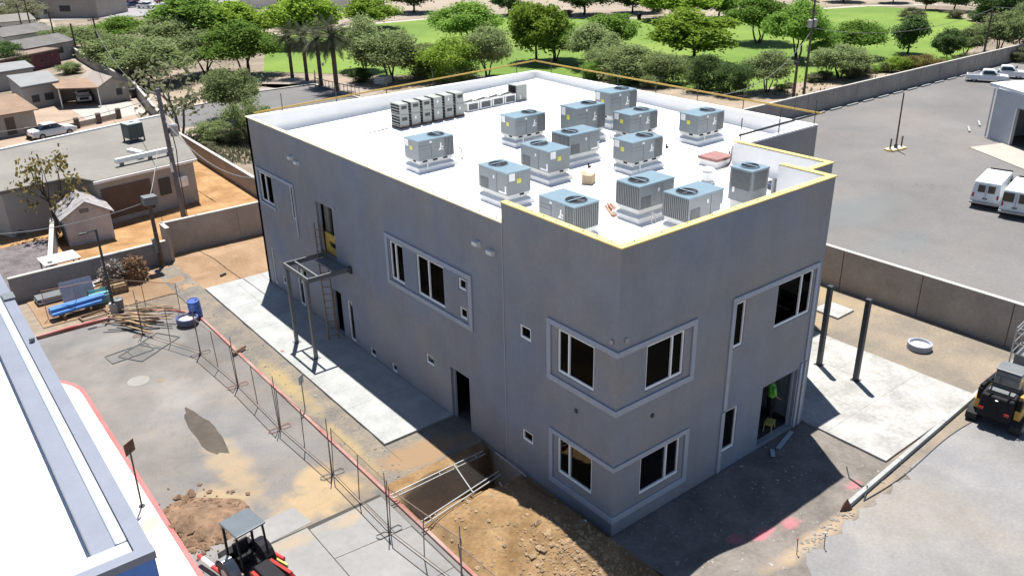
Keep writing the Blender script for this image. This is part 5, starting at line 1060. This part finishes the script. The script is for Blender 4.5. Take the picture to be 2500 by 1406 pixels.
MB().beam((5.2,56.6,2.98),(-13.2,51.3,2.98),.25,.12).build('white_fascia', WHITE, fh); MB().beam((-4.3,40.2,2.86),(2.4,41.3,2.86),.1,.16).build('white_fascia', WHITE, fh)
r = thing('rooftop_cooler', 'dark green-grey evaporative cooler standing on the flat grey roof', 'cooler', (.75,49.3,2.95), .2); MB().box(-.55,-.55,.25,.55,.55,1.25).build('cabinet', plain('cooler_green', (.05,.07,.07), .6), r, bevel=.03); MB().box(-.57,-.57,1.25,.57,.57,1.33).build('lid', plain('cooler_lid', (.42,.5,.5), .4), r, bevel=.02); MB().box(-.15,-.1,1.335,.15,.1,1.36).build('lid_patch', STEEL, r)
for sx in (-1,1):
    for sy in (-1,1): MB().box(sx*.5-.04,sy*.5-.04,0,sx*.5+.04,sy*.5+.04,.25).build('leg', STEEL, r)
lv = MB()
for k in range(6): lv.box(-.558,-.45,.35+k*.13,-.552,.45,.40+k*.13)
lv.build('louvre', STEELG, r)
r = thing('roof_duct', 'white square duct lying in a T across the flat grey roof', 'duct', (0,0,2.98)); MB().beam((-2.25,42.75,.35),(1.6,43.5,.35),.28,.28).build('duct', WHITE, r); MB().beam((-.35,43.7,.36),(-.75,45.1,.36),.4,.2).build('branch', WHITE, r)
for x,y in ((-1.9,42.8),(.0,43.2),(1.3,43.45)): MB().box(x-.12,y-.12,-.03,x+.12,y+.12,.2).build('support', STEELG, r)
gable_house('garden_shed', 'small grey gabled shed with weathered shingle roof in the sandy back yard', (-5.4,39.2), (2.5,2.5), 1.75, 2.5, math.radians(-3), mat('shed_wall', (.448,.442,.463), .9, .15, .8), SHINGLE, 'y', .22, [(-.1,-1.262,2.0,.5,.02,.25,'gable_vent',STEELG),(1.262,.2,.9,.02,.8,1.5,'door',GREYR)], 'shed')
gable_house('tan_gabled_house', 'small house with tan gabled roof beside the carport', (7.2,84.0), (3.0,6.0), 1.75, 2.55, math.radians(5), TW, mat('pale_tan_roof', (.298,.260,.236), .9, .1, .6), 'y', .3, [(.5,-3.01,1.0,.6,.02,.7,'window',STEEL)])
r = thing('carport', 'tan flat-roofed carport sheltering a pickup', 'carport', (0,0,0)); MB().add([(2.2,81.2,1.95),(5.7,79.4,1.85),(5.9,85,2.1),(2.4,86,2.1),(2.2,81.2,2.05),(5.7,79.4,1.95),(5.9,85,2.2),(2.4,86,2.2)],[(3,2,1,0),(4,5,6,7),(0,1,5,4),(1,2,6,5),(2,3,7,6),(3,0,4,7)]).build('roof', TANR, r)
for x,y in ((2.35,81.3),(5.6,79.6)): MB().cyl((x,y,0),(x,y,1.92),.06).build('post', WHITE, r)
MB().box(2.4,85.6,0,5.8,85.8,2.1).build('back_wall', TW, r)
flat_house('grey_long_house', 'long low house with pale grey roof left of the carport', [(-.6,83),(3.0,84.4),(3.6,92),(-.4,91.5)], 2.15, GW, mat('pale_grey_roof', (.216,.222,.228), .9, .08, .5), .25, wins=[(0,.55,.8,.6,1.3,'window',STEEL),(0,.2,.4,.6,1.3,'window',STEEL)])
flat_house('grey_back_house', 'low grey-roofed house behind the long grey house', [(-2.6,96),(3.2,98),(3.4,104),(-3,103)], 1.9, GW, MATS['pale_grey_roof'], .25)
gable_house('brown_roofed_house', 'house with brown ridged roof beside the pillared fence', (-7.2,75.5), (9.5,9.0), 2.0, 2.75, math.radians(10), TW, TANR, 'x', .35, [(-1.,-4.51,1.1,.9,.02,.7,'window',STEEL),(2.6,-4.51,.9,.8,.02,1.5,'door',BROWNP)])
flat_house('maroon_walled_house', 'long house with brown roof and maroon wall near the alley', [(-3,103.5),(9.0,112.4),(6.5,117),(-6,109)], 1.9, MAR, BRNR, .3)
flat_house('far_flat_building', 'low tan flat-roofed building by the far car park', [(16,182),(28.2,170),(36,178),(24,192)], 3.6, TW, mat('pale_far_roof', (.358,.338,.312), .9, .05, .3), .2, cat='building', wins=[(0,.55,.68,1.2,2.3,'window',STEEL)])
for px,py,sx,sy,wm,rm,lab in ((40,118,9,7,WHT,DKR,'white house with dark roof left of the alley'),(95,150,8,5,GW,DKR,'grey house with dark roof beyond the maroon wall'),(15,85,8,6,WHT,GREYR,'white house with grey roof by the far-left shrubs'),(70,45,12,7,WHT,DKR,'white house with dark roof by the far-left poles'),(25,20,14,8,GW,BRNR,'brown-roofed house farthest up the side street'),(690,12,16,8,WHT,MATS['pale_grey_roof'],'pale grey building far behind the bright green trees'),(845,22,7,6,WHT,MATS['pale_far_roof'],'small white building beyond the palm crowns'),(1180,-60,20,8,TW,BRNR,'tan building far beyond the park path')):
    p = at(px,py); gable_house('distant_house', lab, (p.x,p.y), (sx,sy), 2.3, 3.1, rnd.uniform(0,.6), wm, rm, 'x', .3, [(-sx*.2,-sy/2-.01,1.3,1.,.02,.8,'window',STEEL),(sx*.2,-sy/2-.01,1.3,1.,.02,.8,'window',STEEL)])
# pillared low fence in front of the driveway house
r = thing('pillared_fence', 'low pale fence with brown pillars in front of the house driveway', 'fence', (0,0,0)); fpts = [at(72,338),at(190,313),at(243,301),at(291,289)]
for p, q in zip(fpts[:-1], fpts[1:]): MB().beam(p+Vector((0,0,.3)), q+Vector((0,0,.3)), .1, .5).build('panel', TW, r)
for p in fpts: MB().box(p.x-.2,p.y-.2,0,p.x+.2,p.y+.2,.95).build('pillar', BROWNP, r)
r = thing('wheelie_bin', 'dark wheeled bin beside the tan gabled house wall', 'bin', (9.6,82.2,.0)); MB().xprism([(-.3,.05),(-.36,.85),(.36,.85),(.3,.05)],-.28,.28).build('body', STEEL, r); MB().box(-.32,-.4,.85,.32,.4,.92).build('lid', STEEL, r, bevel=.02)
# right garage building with pale roof
r = thing('garage_building', 'pale walled garage with white roof and dark open bay by the parking lot', 'garage', (0,0,0)); GWL = mat('garage_wall', (.446,.472,.513), .85, .06, .5)
gp = [(56.9,14.6),(52.5,6.5),(66,-1),(71,8.5)]
def gw(p, q, z0, z1, t0=0., t1=1.):
    P, Q = Vector((*p,0)), Vector((*q,0)); MB().beam(P.lerp(Q,t0)+Vector((0,0,(z0+z1)/2)), P.lerp(Q,t1)+Vector((0,0,(z0+z1)/2)), .25, z1-z0).build('wall', GWL, r)
gw(gp[0],gp[1],0,4.,0,.27); gw(gp[0],gp[1],2.95,4.,.27,.75); gw(gp[0],gp[1],0,4.,.75,1); gw(gp[1],gp[2],0,4.); gw(gp[2],gp[3],0,4.); gw(gp[3],gp[0],0,4.)
MB().prism([(57.5,15.6),(51.6,6.2),(66.3,-2.1),(72.2,8.7)], 4.0, 4.22).build('roof', mat('garage_roof', (.70,.74,.76), .5, .04, .5), r); MB().prism([(60,7),(58,3.5),(66,-.5),(68.5,7)], .02, .03).build('floor', STEEL, r); P, Q = Vector((*gp[0],0)), Vector((*gp[1],0))
for t in (.265,.755): c = P.lerp(Q,t); MB().cyl(c+Vector((-.12,.05,0)), c+Vector((-.12,.05,2.95)), .05).build('bay_trim', WHITE, r)
MB().cyl((56.8,14.85,.1),(56.8,14.85,4.0),.06).build('downpipe', GWL, r)
struct(MB().prism([(56.2,13.0),(53.0,7.0),(49.3,8.3),(52.8,14.2)],.0,.05), 'garage_apron', mat('apron_concrete', (.360,.331,.295), .85, .06, .5))
# junk yard behind the low wall at the left
r = thing('patio_cover', 'pale square patio cover behind the dark block wall', 'patio cover', (-8.05,33.4,0), .05); MB().box(-.9,-.6,1.0,.9,.9,1.06).build('roof', mat('cover_white', (.58,.57,.56), .7, .05, 2.), r)
for sx in (-1,1):
    for y in (-.5,.8): MB().cyl((sx*.8,y,0),(sx*.8,y,1.0),.04).build('post', STEELG, r)
r = thing('white_tank', 'small white tank behind the dark block wall', 'tank', (-9.3,32.6,0)); MB().lathe([(0,0),(.3,0),(.32,.7),(.25,.85),(0,.88)], n=16).build('shell', WHITE, r, smooth=False); MB().lathe([(.06,.88),(.06,.94),(0,.94)], n=8).build('cap', STEELG, r)
DKY = mat('dark_yard_cloth', (.13,.115,.12), .95, .35, .9); struct(MB().sheet([(-14,33.0),(-8.75,33.0),(-7.1,40.5),(-14,40.5)], .006), 'dark_yard', DKY)
for (px,py,s,m,lab) in ((45,525,.6,RED,'red play slide piece in the cluttered yard'),(60,530,.45,TEAL,'teal toy bin in the cluttered yard'),(25,560,.6,WOODD,'wooden crate heap in the cluttered yard'),(90,545,.5,WHITE,'white bucket in the cluttered yard'),(50,575,.5,STEELG,'grey tub in the cluttered yard')):
    p = at(px,py); r = thing('yard_item', lab, 'yard clutter', (p.x,p.y,.01), rnd.uniform(0,3)); MB().xprism([(-s*.5,0),(-s*.45,s*.5),(s*.1,s*.75),(s*.5,s*.2),(s*.55,0)],-s*.35,s*.35).build('body', m, r, bevel=.03); MB().obox((0,0,s*.8),(s*.1,s*.5,s*.08)).build('handle', STEELG, r)

# ================================================================== POLES AND WIRES
PW = mat('pole_wood', (.11,.085,.07), .9, .25, 4.)
def pole(name, lab, base, h, r0=.14, arms=(), m=PW, lean=(0,0), extra=None, cat='utility pole'):
    r = thing(name, lab, cat, base); MB().cyl((0,0,0),(lean[0],lean[1],h),r0,r0*.7,9).build('shaft', m, r)
    for z, L_, rz in arms:
        d = Vector((math.cos(rz),math.sin(rz),0))*L_/2; c = Vector((lean[0]*z/h,lean[1]*z/h,z)); MB().beam(c-d, c+d, .09, .11).build('crossarm', m, r)
        for t in (-.9,-.45,.45,.9): MB().cyl(c+d*t, c+d*t+Vector((0,0,.22)), .04, .03, 6).build('insulator', STEELG, r)
    return r
TPX = (-.1,37.6)
r = pole('transformer_pole', 'tall grey timber utility pole with transformer rising from the back yard', (-.1,37.7,0), 8.4, .17, (), mat('grey_pole', (.15,.145,.16), .9, .2, 4.), (-.25,-.3))
MB().lathe([(0,0),(.24,0),(.26,.1),(.26,.62),(.2,.72),(0,.74)], (.32,-.1,5.5), 16).build('transformer', GALV, r); MB().box(.0,-.08,5.7,.12,.06,6.0).build('bracket', STEEL, r); MB().box(-.3,-.25,3.4,-.12,-.1,4.0).build('meter_box', WHITE, r); MB().path([(.2,-.1,5.5),(.22,-.2,4.6),(.15,-.15,3.6),(.17,-.12,0)], .03).build('conduit', STEEL, r)
r = pole('meter_pole', 'short dark timber pole with box on top in front of the tall tan wall', (-3.5,31.35,0), 3.95, .13, (), PW, (-.05,0)); MB().box(-.35,-.3,3.6,.35,.3,4.05).build('top_box', STEELG, r, bevel=.02); MB().box(-.3,-.18,.9,-.1,.02,1.7).build('meter_box', STEELG, r)
r = pole('light_pole', 'slim dark light pole by the driveway end with a small arm', (-7.2,26.9,.15), 4.15, .075, (), STEEL, (0,.0), cat='light pole'); MB().beam((0,0,4.1),(-.55,.1,4.05),.05).build('arm', STEEL, r); MB().obox((-.55,.1,4.03),(.4,.16,.08)).build('lamp_head', STEEL, r, bevel=.02); MB().cyl((0,0,-.15),(0,0,.35),.2).build('base', CONC, r)
for px,py,ty,lab,arms in ((253,168,40,'dark utility pole in the alley nearest the mesquites',((.93,1.6,.4),)),(140,122,28,'dark utility pole at the alley bend',((.94,1.6,.4),)),(82,95,-20,'tall utility pole beside the far-left houses',((.9,2.2,.4),(.82,2.0,.4))),(190,140,58,'short pole in the alley between two taller poles',()),(325,208,112,'first of two thin brown poles by the sandy verge',()),(332,204,118,'second of two thin brown poles by the sandy verge',()),(60,92,10,'slim pole beside the tall far-left utility pole',((.9,1.4,.4),)),
                          (1937,238,140,'short thick dark pole stub behind the lot wall',()),(1962,232,-14,'tall utility pole with transformers behind the lot wall',((.93,2.4,.9),(.82,2.,.9))),(2398,150,25,'grey utility pole behind the lot wall near the far trees',((.9,2.,.9),))):
    b = at(px,py); h = ztop(b, ty); r = pole('utility_pole', lab, b, h, .13 if h > 5 else .16, [(z*h,l,a) for z,l,a in arms])
    r['group'] = 'utility poles'
    if 'transformers' in lab:
        for s in (-1,1): MB().lathe([(0,0),(.22,0),(.24,.7),(0,.78)], (s*.38,0,h*.68), 12).build('transformer', GALV, r)
    if 'stub' in lab: MB().box(-.3,-.2,h-.7,.1,.2,h-.4).build('bracket', STEEL, r)
WIRE = plain('wire_grey', (.20,.20,.21), .5)
def wire(p, q, sag, lab, rad=.018, n=14):
    mb = MB(); P, Q = Vector(p), Vector(q); pts = []
    for i in range(n+1):
        t = i/n; v = P.lerp(Q,t); v.z -= sag*4*t*(1-t); pts.append(v)
    tag(mb.path(pts, rad, 5).build('power_line', WIRE), lab, 'wire')
wire((-.35,37.4,7.6),(-3.5,31.3,3.9),.5,'slack service wire from the transformer pole to the short meter pole'); wire((-.3,37.4,6.6),(.2,25.45,5.6),.9,'dark service cable from the transformer pole to the new building corner',.025); wire((-.35,37.4,7.9),(-14,44,6.5),.6,'power line running from the transformer pole over the cluttered yard')
wire((-3.5,31.3,3.8),(-12,36,2.6),.5,'low wire from the meter pole past the shed'); wire((-.35,37.4,8.1),(8,86,7),1.5,'power line from the transformer pole up the alley')
b2 = at(1962,232); b3 = at(2398,150)
wire((b2.x,b2.y,6.2),(18.3,14,8.9),2.0,'pale wire from the tall park pole to the roof rail',.022); wire((b2.x,b2.y,6.5),(b3.x,b3.y,6.0),1.4,'power line along the lot wall between two poles',.025); wire((b3.x,b3.y,6.2),(130,29,6),1.0,'power line beyond the grey pole along the park edge',.025)
# iron fence and bench by the palms
r = thing('iron_fence', 'low dark iron fence around the palm court', 'fence', (0,0,0)); ip = [at(770,212),at(878,238)]; ip2 = at(770,190)
for P, Q in ((ip[0],ip[1]),(ip[0],ip2),):
    n = 12
    for z in (.15,.95): MB().beam(P+Vector((0,0,z)), Q+Vector((0,0,z)), .06, .06).build('rail', PW, r)
    for k in range(n+1): c = P.lerp(Q,k/n); MB().cyl(c, c+Vector((0,0,1.0)), .03, .03, 5).build('picket', PW, r)
for (px,py,lab) in ((935,205,'stack of grey slabs on the ground beside the mesquite trunk'),):
    p = at(px,py); r = thing('slab_stack', lab, 'slabs', p, .4)
    for k in range(5): MB().obox((rnd.uniform(-.15,.15),0,.1+k*.17),(1.8,1.2,.12),rnd.uniform(-.15,.15)).build('slab', CURBW, r)
p = at(1560,49); r = thing('litter_bin', 'small black litter bin beside the park path', 'bin', p); MB().lathe([(0,0),(.35,0),(.38,.95),(.3,1.05),(0,1.08)], n=12).build('body', BLACK, r); MB().lathe([(.39,.9),(.41,.95),(.39,1.0)], n=12).build('rim', STEEL, r)

# ================================================================== TREES
BARK = mat('bark', (.075,.055,.042), .95, .3, 6.); BARKG = mat('grey_bark', (.20,.18,.165), .95, .25, 6.); PALMB = mat('palm_bark', (.11,.085,.07), .95, .3, 6.)
LF = {'olive': leafmat('leaf_olive', (.132,.180,.072), (.362,.433,.205), .5), 'bright': leafmat('leaf_bright', (.137,.224,.028), (.368,.514,.094), .5), 'green': leafmat('leaf_green', (.097,.189,.038), (.310,.471,.103), .5),
      'dark': leafmat('leaf_dark', (.055,.103,.039), (.181,.265,.103), .5), 'yellow': leafmat('leaf_yellow', (.12,.10,.03), (.28,.23,.10), .5), 'dusty': leafmat('leaf_dusty', (.113,.124,.078), (.276,.284,.172), .5)}
def limb(mb, a, b, r0, r1, rs, bend=.12):
    a, b = Vector(a), Vector(b); L_ = (b-a).length; mids = [a]
    for t in (.35,.7): mids.append(a.lerp(b,t)+Vector((rs.uniform(-1,1),rs.uniform(-1,1),rs.uniform(-.5,.8)))*L_*bend)
    mids.append(b)
    for i in range(3): mb.cyl(mids[i], mids[i+1], r0+(r1-r0)*i/3, r0+(r1-r0)*(i+1)/3, 6, caps=False)
def tree_meshes(seed, shape):
    # unit tree: total height about 1, crown half-width 1 x .5 (scaled per tree); leaves sized in crown units
    rs = random.Random(seed); R = np.random.RandomState(seed)
    tr = MB(); base = .30 if shape != 'bush' else .04; ncl = {'round':46,'wide':50,'cone':40,'bush':34,'bare':26}[shape]; cl = []
    while len(cl) < ncl:
        x, y, z = rs.uniform(-1,1), rs.uniform(-1,1), rs.uniform(-1,1); d = math.sqrt(x*x+y*y+z*z)
        if d > 1 or (d < .45 and rs.random() < .7): continue
        if shape == 'wide': Z = .69+.29*z*(1-.35*(x*x+y*y)) - .13*(x*x+y*y)
        elif shape == 'cone': k = (z+1)/2; f = 1-.62*k; x *= f; y *= f; Z = .22+.74*k
        elif shape == 'bush': Z = .5+.46*z
        else: Z = .62+.36*z
        if rs.random() < .18 and shape != 'bush': continue
        cl.append((x*.86*.5, y*.86*.5, Z, rs.uniform(.10,.19)*(1.15 if shape == 'bush' else 1)))
    stems = 1 if shape in ('round','cone') else 3
    tops = []
    for k in range(stems):
        t = 2*math.pi*k/stems+rs.random(); off = .0 if stems == 1 else .09; top = (off*1.4*math.cos(t), off*1.4*math.sin(t), base+.10); limb(tr, (off*.25*math.cos(t), off*.25*math.sin(t), -.02), top, .026 if stems == 1 else .017, .016 if stems == 1 else .011, rs, .06); tops.append(Vector(top))
    for c in cl[::2]:
        tp = min(tops, key=lambda q: (q-Vector(c[:3])).length); limb(tr, tp, c[:3], .010, .003, rs, .1)
    nl = {'round':300,'wide':330,'cone':300,'bush':330,'bare':15}[shape]
    P = []; Nn = []
    for (x,y,z,r_) in cl:
        d = R.normal(size=(nl,3)); d /= np.linalg.norm(d,axis=1)[:,None]; rad = r_*(R.rand(nl)**.6)*1.12*np.where(R.rand(nl)<.12,1.5,1); q = d*rad[:,None]; q[:,2] *= .75
        P.append(np.array([x,y,z])+q); Nn.append(d)
    P = np.concatenate(P); Nn = np.concatenate(Nn); n = len(P)
    nr = Nn*.45 + R.normal(size=(n,3))*.75 + np.array([0,0,.3]); nr /= np.linalg.norm(nr,axis=1)[:,None]
    u = np.cross(nr, R.normal(size=(n,3))); u /= np.linalg.norm(u,axis=1)[:,None]; v = np.cross(nr,u)
    s = (.009+.012*R.rand(n))[:,None]*(.78 if shape in ('wide','bush') else 1.3 if shape == 'bare' else 1); a = u*s*1.25; b = v*s*.75
    V = np.stack([P-a-b,P+a-b*.6,P+a*1.1+b,P-a*.8+b],1).reshape(-1,3); F = np.arange(4*n).reshape(n,4)
    return tr, V, F
PROTO = {}
def get_proto(shape, var, leaf, bark):
    key = (shape, var, leaf)
    if key not in PROTO:
        gk = (shape, var)
        if gk not in PROTO: PROTO[gk] = tree_meshes(hash_seed(shape)+var, shape)
        tr, V, F = PROTO[gk]
        t = MB(); t.v, t.f = tr.v, tr.f; to = t.build('trunk', bark, recalc=False, smooth=True); co = mesh_np('crown', V, F, LF[leaf]); 
        COL.objects.unlink(to); COL.objects.unlink(co); PROTO[key] = (to, co)
    return PROTO[key]
def hash_seed(s): return sum(ord(c)*(i+3) for i, c in enumerate(s))
TC = [0]
def tree(px, py, top, wpx, shape, leaf, lab, name='tree', bark=None, group='trees around the site', z0=0.):
    b = at(px, py); h = max(.5, ztop(b, top)); wd = max(.6, .95*wpx/ppm((b.x,b.y,h/2))); TC[0] += 1; var = TC[0] % 3
    pt_, pc = get_proto(shape, var, leaf, bark or BARK)
    r = thing(name, lab, 'tree' if name != 'shrub' else 'shrub', b, TC[0]*2.399, group)
    for p_, nm in ((pt_,'trunk'),(pc,'crown')):
        o = p_.copy(); o.name = nm; COL.objects.link(o); o.parent = r
        if nm == 'trunk': o.scale = (wd*.95, wd*.95, h)
        else: o.scale = (wd*1.08, wd*1.08, h)
    return r
W_, RD, CN, BU = 'wide','round','cone','bush'
TREES = [
 (600,188,55,175,W_,'green','large green tree overhanging the palm court'),(505,182,75,160,W_,'olive','olive mesquite left of the palm court trees'),(480,112,-5,180,RD,'green','tall dark-leaved green tree behind the mesquite clump'),
 (560,105,5,165,RD,'bright','bright green tree behind the large green court tree'),(640,95,20,140,W_,'bright','low bright green tree beyond the palms, left of the pale house'),(745,112,-12,165,RD,'bright','broad bright green tree behind the palm crowns'),(893,172,42,120,W_,'olive','olive tree just right of the palm trunks'),
 (957,198,72,185,W_,'olive','dark-trunked mesquite spreading right of the palms'),(1090,200,92,150,BU,'bright','round yellow-green palo verde behind the far parapet'),(1035,190,110,110,BU,'olive','dusty green bush tree left of the yellow-green palo verde'),(1190,190,62,130,W_,'olive','olive tree right of the yellow-green palo verde'),
 (1140,110,5,170,W_,'green','wide green tree standing out on the lawn beyond the olive tree'),(905,70,-5,130,RD,'bright','bright green tree beside the small white building'),(1310,152,8,140,RD,'bright','bright green tree rising above the far roof corner'),
 (1355,150,48,150,W_,'green','green tree just right of the far roof corner'),(1440,165,60,150,W_,'olive','olive tree behind the side guard rail near the far corner'),(1493,118,34,115,RD,'green','neat green lawn tree behind the olive row'),(1690,152,30,205,RD,'bright','big round yellow-green tree on the park lawn'),(1655,50,-40,180,RD,'bright','pale yellow-green tree behind the big round one'),(1755,45,-25,110,RD,'green','green tree at the far lawn edge'),
 (1850,106,-14,150,W_,'green','umbrella-shaped tree with clear trunk alone on the lawn'),(1545,200,112,170,BU,'olive','grey-green bushy tree behind the side guard rail'),(1625,205,125,120,BU,'olive','smaller grey-green bush tree left of the dark thicket'),(1480,185,115,110,BU,'olive','low olive bush tree by the far parapet middle'),(1725,222,135,110,BU,'dark','dark drooping thicket tree near the rail end'),(1790,232,150,100,BU,'dark','second dark thicket tree touching the first'),
 (1873,226,122,115,W_,'olive','light olive tree left of the pole stub'),(1947,145,2,150,W_,'green','tall green tree beside the transformer pole'),(2048,192,108,135,W_,'olive','twin-trunked olive tree behind the lot wall'),(2020,150,95,90,W_,'green','shaded green tree between the transformer pole and twin-trunked olive'),(2085,140,52,125,W_,'green','spreading green lawn tree behind the twin-trunked olive'),(2215,132,38,95,CN,'dark','dense dark conical tree standing on the lawn'),
 (2308,150,75,65,RD,'dark','small dark tree by the lot wall right of the shrubs'),(2355,140,70,75,W_,'olive','small pale olive tree beside the small dark tree'),(2432,136,28,105,W_,'olive','pale olive tree behind the parked pickups'),(2490,132,5,90,W_,'olive','tall olive tree right of the pale olive pickup tree'),
 (1425,38,-50,130,RD,'dark','dark tree on the pale slope above the neat lawn tree'),(1545,32,-45,110,RD,'dark','dark tree on the pale slope left of the litter bin'),(1240,38,-30,80,RD,'dark','small dark tree on the slope beyond the path'),(1010,32,-50,120,RD,'dark','dark tree beyond the path left end'),(2180,8,-40,70,RD,'dusty','dusty tree at the far lawn tip'),(2260,24,-25,60,RD,'dusty','dusty small tree on the slope beyond the lawn'),(2330,28,-35,80,RD,'dark','dark tree on the slope behind the conical tree'),(2440,62,-30,120,RD,'dark','dark dense tree on the slope behind the pickups'),(2500,60,-40,120,RD,'dark','second dark dense tree on the slope behind the pickups'),(2060,5,-50,90,RD,'green','green tree behind the far lawn path'),
 (575,292,163,140,W_,'olive','multi-stemmed mesquite on the verge left of the new roof'),(612,345,240,110,BU,'olive','green bush pressed against the far corner of the new building'),(385,205,95,190,W_,'olive','wide mesquite over the sandy verge'),(305,178,85,150,W_,'olive','mesquite beside the first dark alley pole'),(300,110,40,130,W_,'green','green tree by the far car park edge'),(215,128,70,130,W_,'olive','scrubby olive tree along the alley'),(160,118,62,100,BU,'olive','scrubby bush tree at the alley bend'),(110,30,-30,110,W_,'dark','dark tree beside the tan flat building'),(25,178,105,90,BU,'dark','dark green bush behind the brown-roofed house'),(415,125,40,130,W_,'olive','olive tree behind the verge mesquite'),(45,60,0,110,BU,'dusty','dusty scrub by the far-left houses'),
 (2225,50,20,60,BU,'dusty','dusty shrub on the far slope')]
for px,py,tp,wp,sh,lf,lab in TREES: tree(px,py,tp,wp,sh,lf,lab)
tree(440,335,120,200,'bare','dusty','tall half-bare grey tree with forked limbs beside the flat-roofed house', bark=BARKG); tree(150,568,365,150,'bare','yellow','thin bare tree with sparse yellow leaves beside the shed', bark=BARK); tree(25,500,395,150,'bare','yellow','sparse yellow-leaved tree in the cluttered yard', bark=BARK); tree(70,480,400,110,'bare','yellow','smaller sparse yellow tree behind the cluttered yard', bark=BARK)
SHR = [(2130,178,35,'green'),(2160,176,40,'olive'),(2205,178,75,'bright'),(2250,180,85,'yellow'),(2290,172,50,'olive'),(2010,196,45,'dusty'),(2075,192,50,'dusty'),(2100,185,55,'dusty'),(1985,200,40,'dusty'),(2350,158,50,'dusty'),(2400,150,45,'dusty'),(2450,148,50,'dark'),(1925,215,25,'dusty'),(880,200,60,'dark'),(1120,205,80,'olive'),(280,172,70,'olive'),(340,195,60,'dusty'),(520,345,90,'olive'),(560,350,60,'dusty'),(505,375,50,'dusty'),(1590,215,60,'olive'),(1450,192,70,'green'),(1520,210,60,'dark'),(250,150,50,'yellow'),(2330,45,40,'dusty'),(2390,52,50,'dark'),(1385,40,30,'dusty'),(1600,30,35,'dusty'),(1290,55,40,'dusty'),(90,165,60,'dark'),(170,180,50,'olive'),(240,545,40,'yellow'),(1905,222,30,'green'),(2490,150,60,'dusty'),(2300,165,45,'green')]
near_ = ['by the lot wall','near the palm court','on the verge','on the park edge']
for k,(px,py,wp,lf) in enumerate(SHR):
    where = 'behind the parking lot wall' if px > 1900 and py > 140 else 'by the palm court fence' if 680 < px < 920 else 'on the far pale slope' if py < 60 else 'behind the side guard rail' if 920 < px < 1700 else 'on the verge by the alley houses'
    word = {'green':'green','olive':'olive','bright':'bright green','yellow':'yellowish','dusty':'dusty grey-green','dark':'dark green'}[lf]
    sz = 'small' if wp < 42 else 'low' if wp < 62 else 'broad'
    tree(px,py,py-wp*.55,wp,BU,lf,f'{sz} {word} shrub growing {where}','shrub',group=f'{sz} {word} shrubs {where}')
# palms
def palm_meshes(seed):
    rs = random.Random(seed); tr = MB(); h = 1.; n = 14
    prof = [(.062,-.02),(.055,.05)]+[(.047+.003*(k%2),.05+.95*k/n) for k in range(1,n)]+[(.055,1.0),(.075,1.04),(.03,1.1)]
    V = []; F = []
    fr = MB()
    for k in range(54):
        az = k*2.399; el = rs.uniform(-.55,1.35); L_ = rs.uniform(.42,.60); p = Vector((0,0,1.04)); d = Vector((math.cos(az)*math.cos(el),math.sin(az)*math.cos(el),math.sin(el))); segs = 9; side = Vector((-math.sin(az),math.cos(az),0)); pts = [p.copy()]
        for i in range(segs): p = p+d*L_/segs; d = (d+Vector((0,0,-.16))).normalized(); pts.append(p.copy())
        for i in range(segs):
            a, b = pts[i], pts[i+1]; w0 = .004; fr.add([a-side*w0,a+side*w0,b+side*w0,b-side*w0],[(0,1,2,3)])
            t = i/segs; ll = .15*math.sin(math.pi*min(1,t*.85+.18))
            for s in (-1,1):
                for j in range(3):
                    c = a.lerp(b,j/3); tip = c+side*s*ll*.8+(b-a).normalized()*ll*.6+Vector((0,0,-ll*.25)); e = (b-a)*.22; fr.add([c, c+e, tip],[(0,1,2)])
    return prof, fr
PF = leafmat('palm_frond', (.045,.055,.035), (.16,.17,.11), .25)
prof, fr = palm_meshes(5); pt0 = MB().lathe(prof, n=10).build('trunk', PALMB, smooth=False); pc0 = fr.build('crown', PF, recalc=False); COL.objects.unlink(pt0); COL.objects.unlink(pc0)
for k,(px,py,tp,lab) in enumerate(((714,190,82,'date palm with dark straight trunk farthest along the palm row'),(750,197,84,'date palm second from the far end of the palm row'),(785,212,88,'date palm with a white box on its trunk'),(823,224,82,'date palm at the near end of the row by the iron fence'))):
    b = at(px,py); h = ztop(b, tp+14); r = thing('palm_tree', lab, 'palm', b, k*1.3, 'date palms in a row')
    for src, nm in ((pt0,'trunk'),(pc0,'crown')):
        o = src.copy(); o.name = nm; COL.objects.link(o); o.parent = r; o.scale = (h*.92,h*.92,h)
    if k == 2: MB().box(-.5,-.5,h*.45,-.25,-.25,h*.52).build('trunk_box', WHITE, r)
# dry grass tufts by the alley and verge
tg = MB(); rg = random.Random(21)
for k in range(2600):
    if k < 1500: p = at(rg.uniform(450,620), rg.uniform(320,400)); x, y = p.x, p.y
    else: p = at(rg.uniform(1750,2480), rg.uniform(150,235)); x, y = p.x, p.y
    if k >= 1500 and y < 30.2: continue
    if k < 1500 and x < 6.6: continue
    s = rg.uniform(.1,.35); t = rg.uniform(0,3.14); tg.add([(x-s*.5*math.cos(t),y-s*.5*math.sin(t),0),(x+s*.5*math.cos(t),y+s*.5*math.sin(t),0),(x+rg.uniform(-.1,.1),y,s)],[(0,1,2)])
tag(tg.build('dry_grass', LF['dusty'], recalc=False), 'dry grass tufts scattered over the sandy verges', 'grass', kind='stuff')
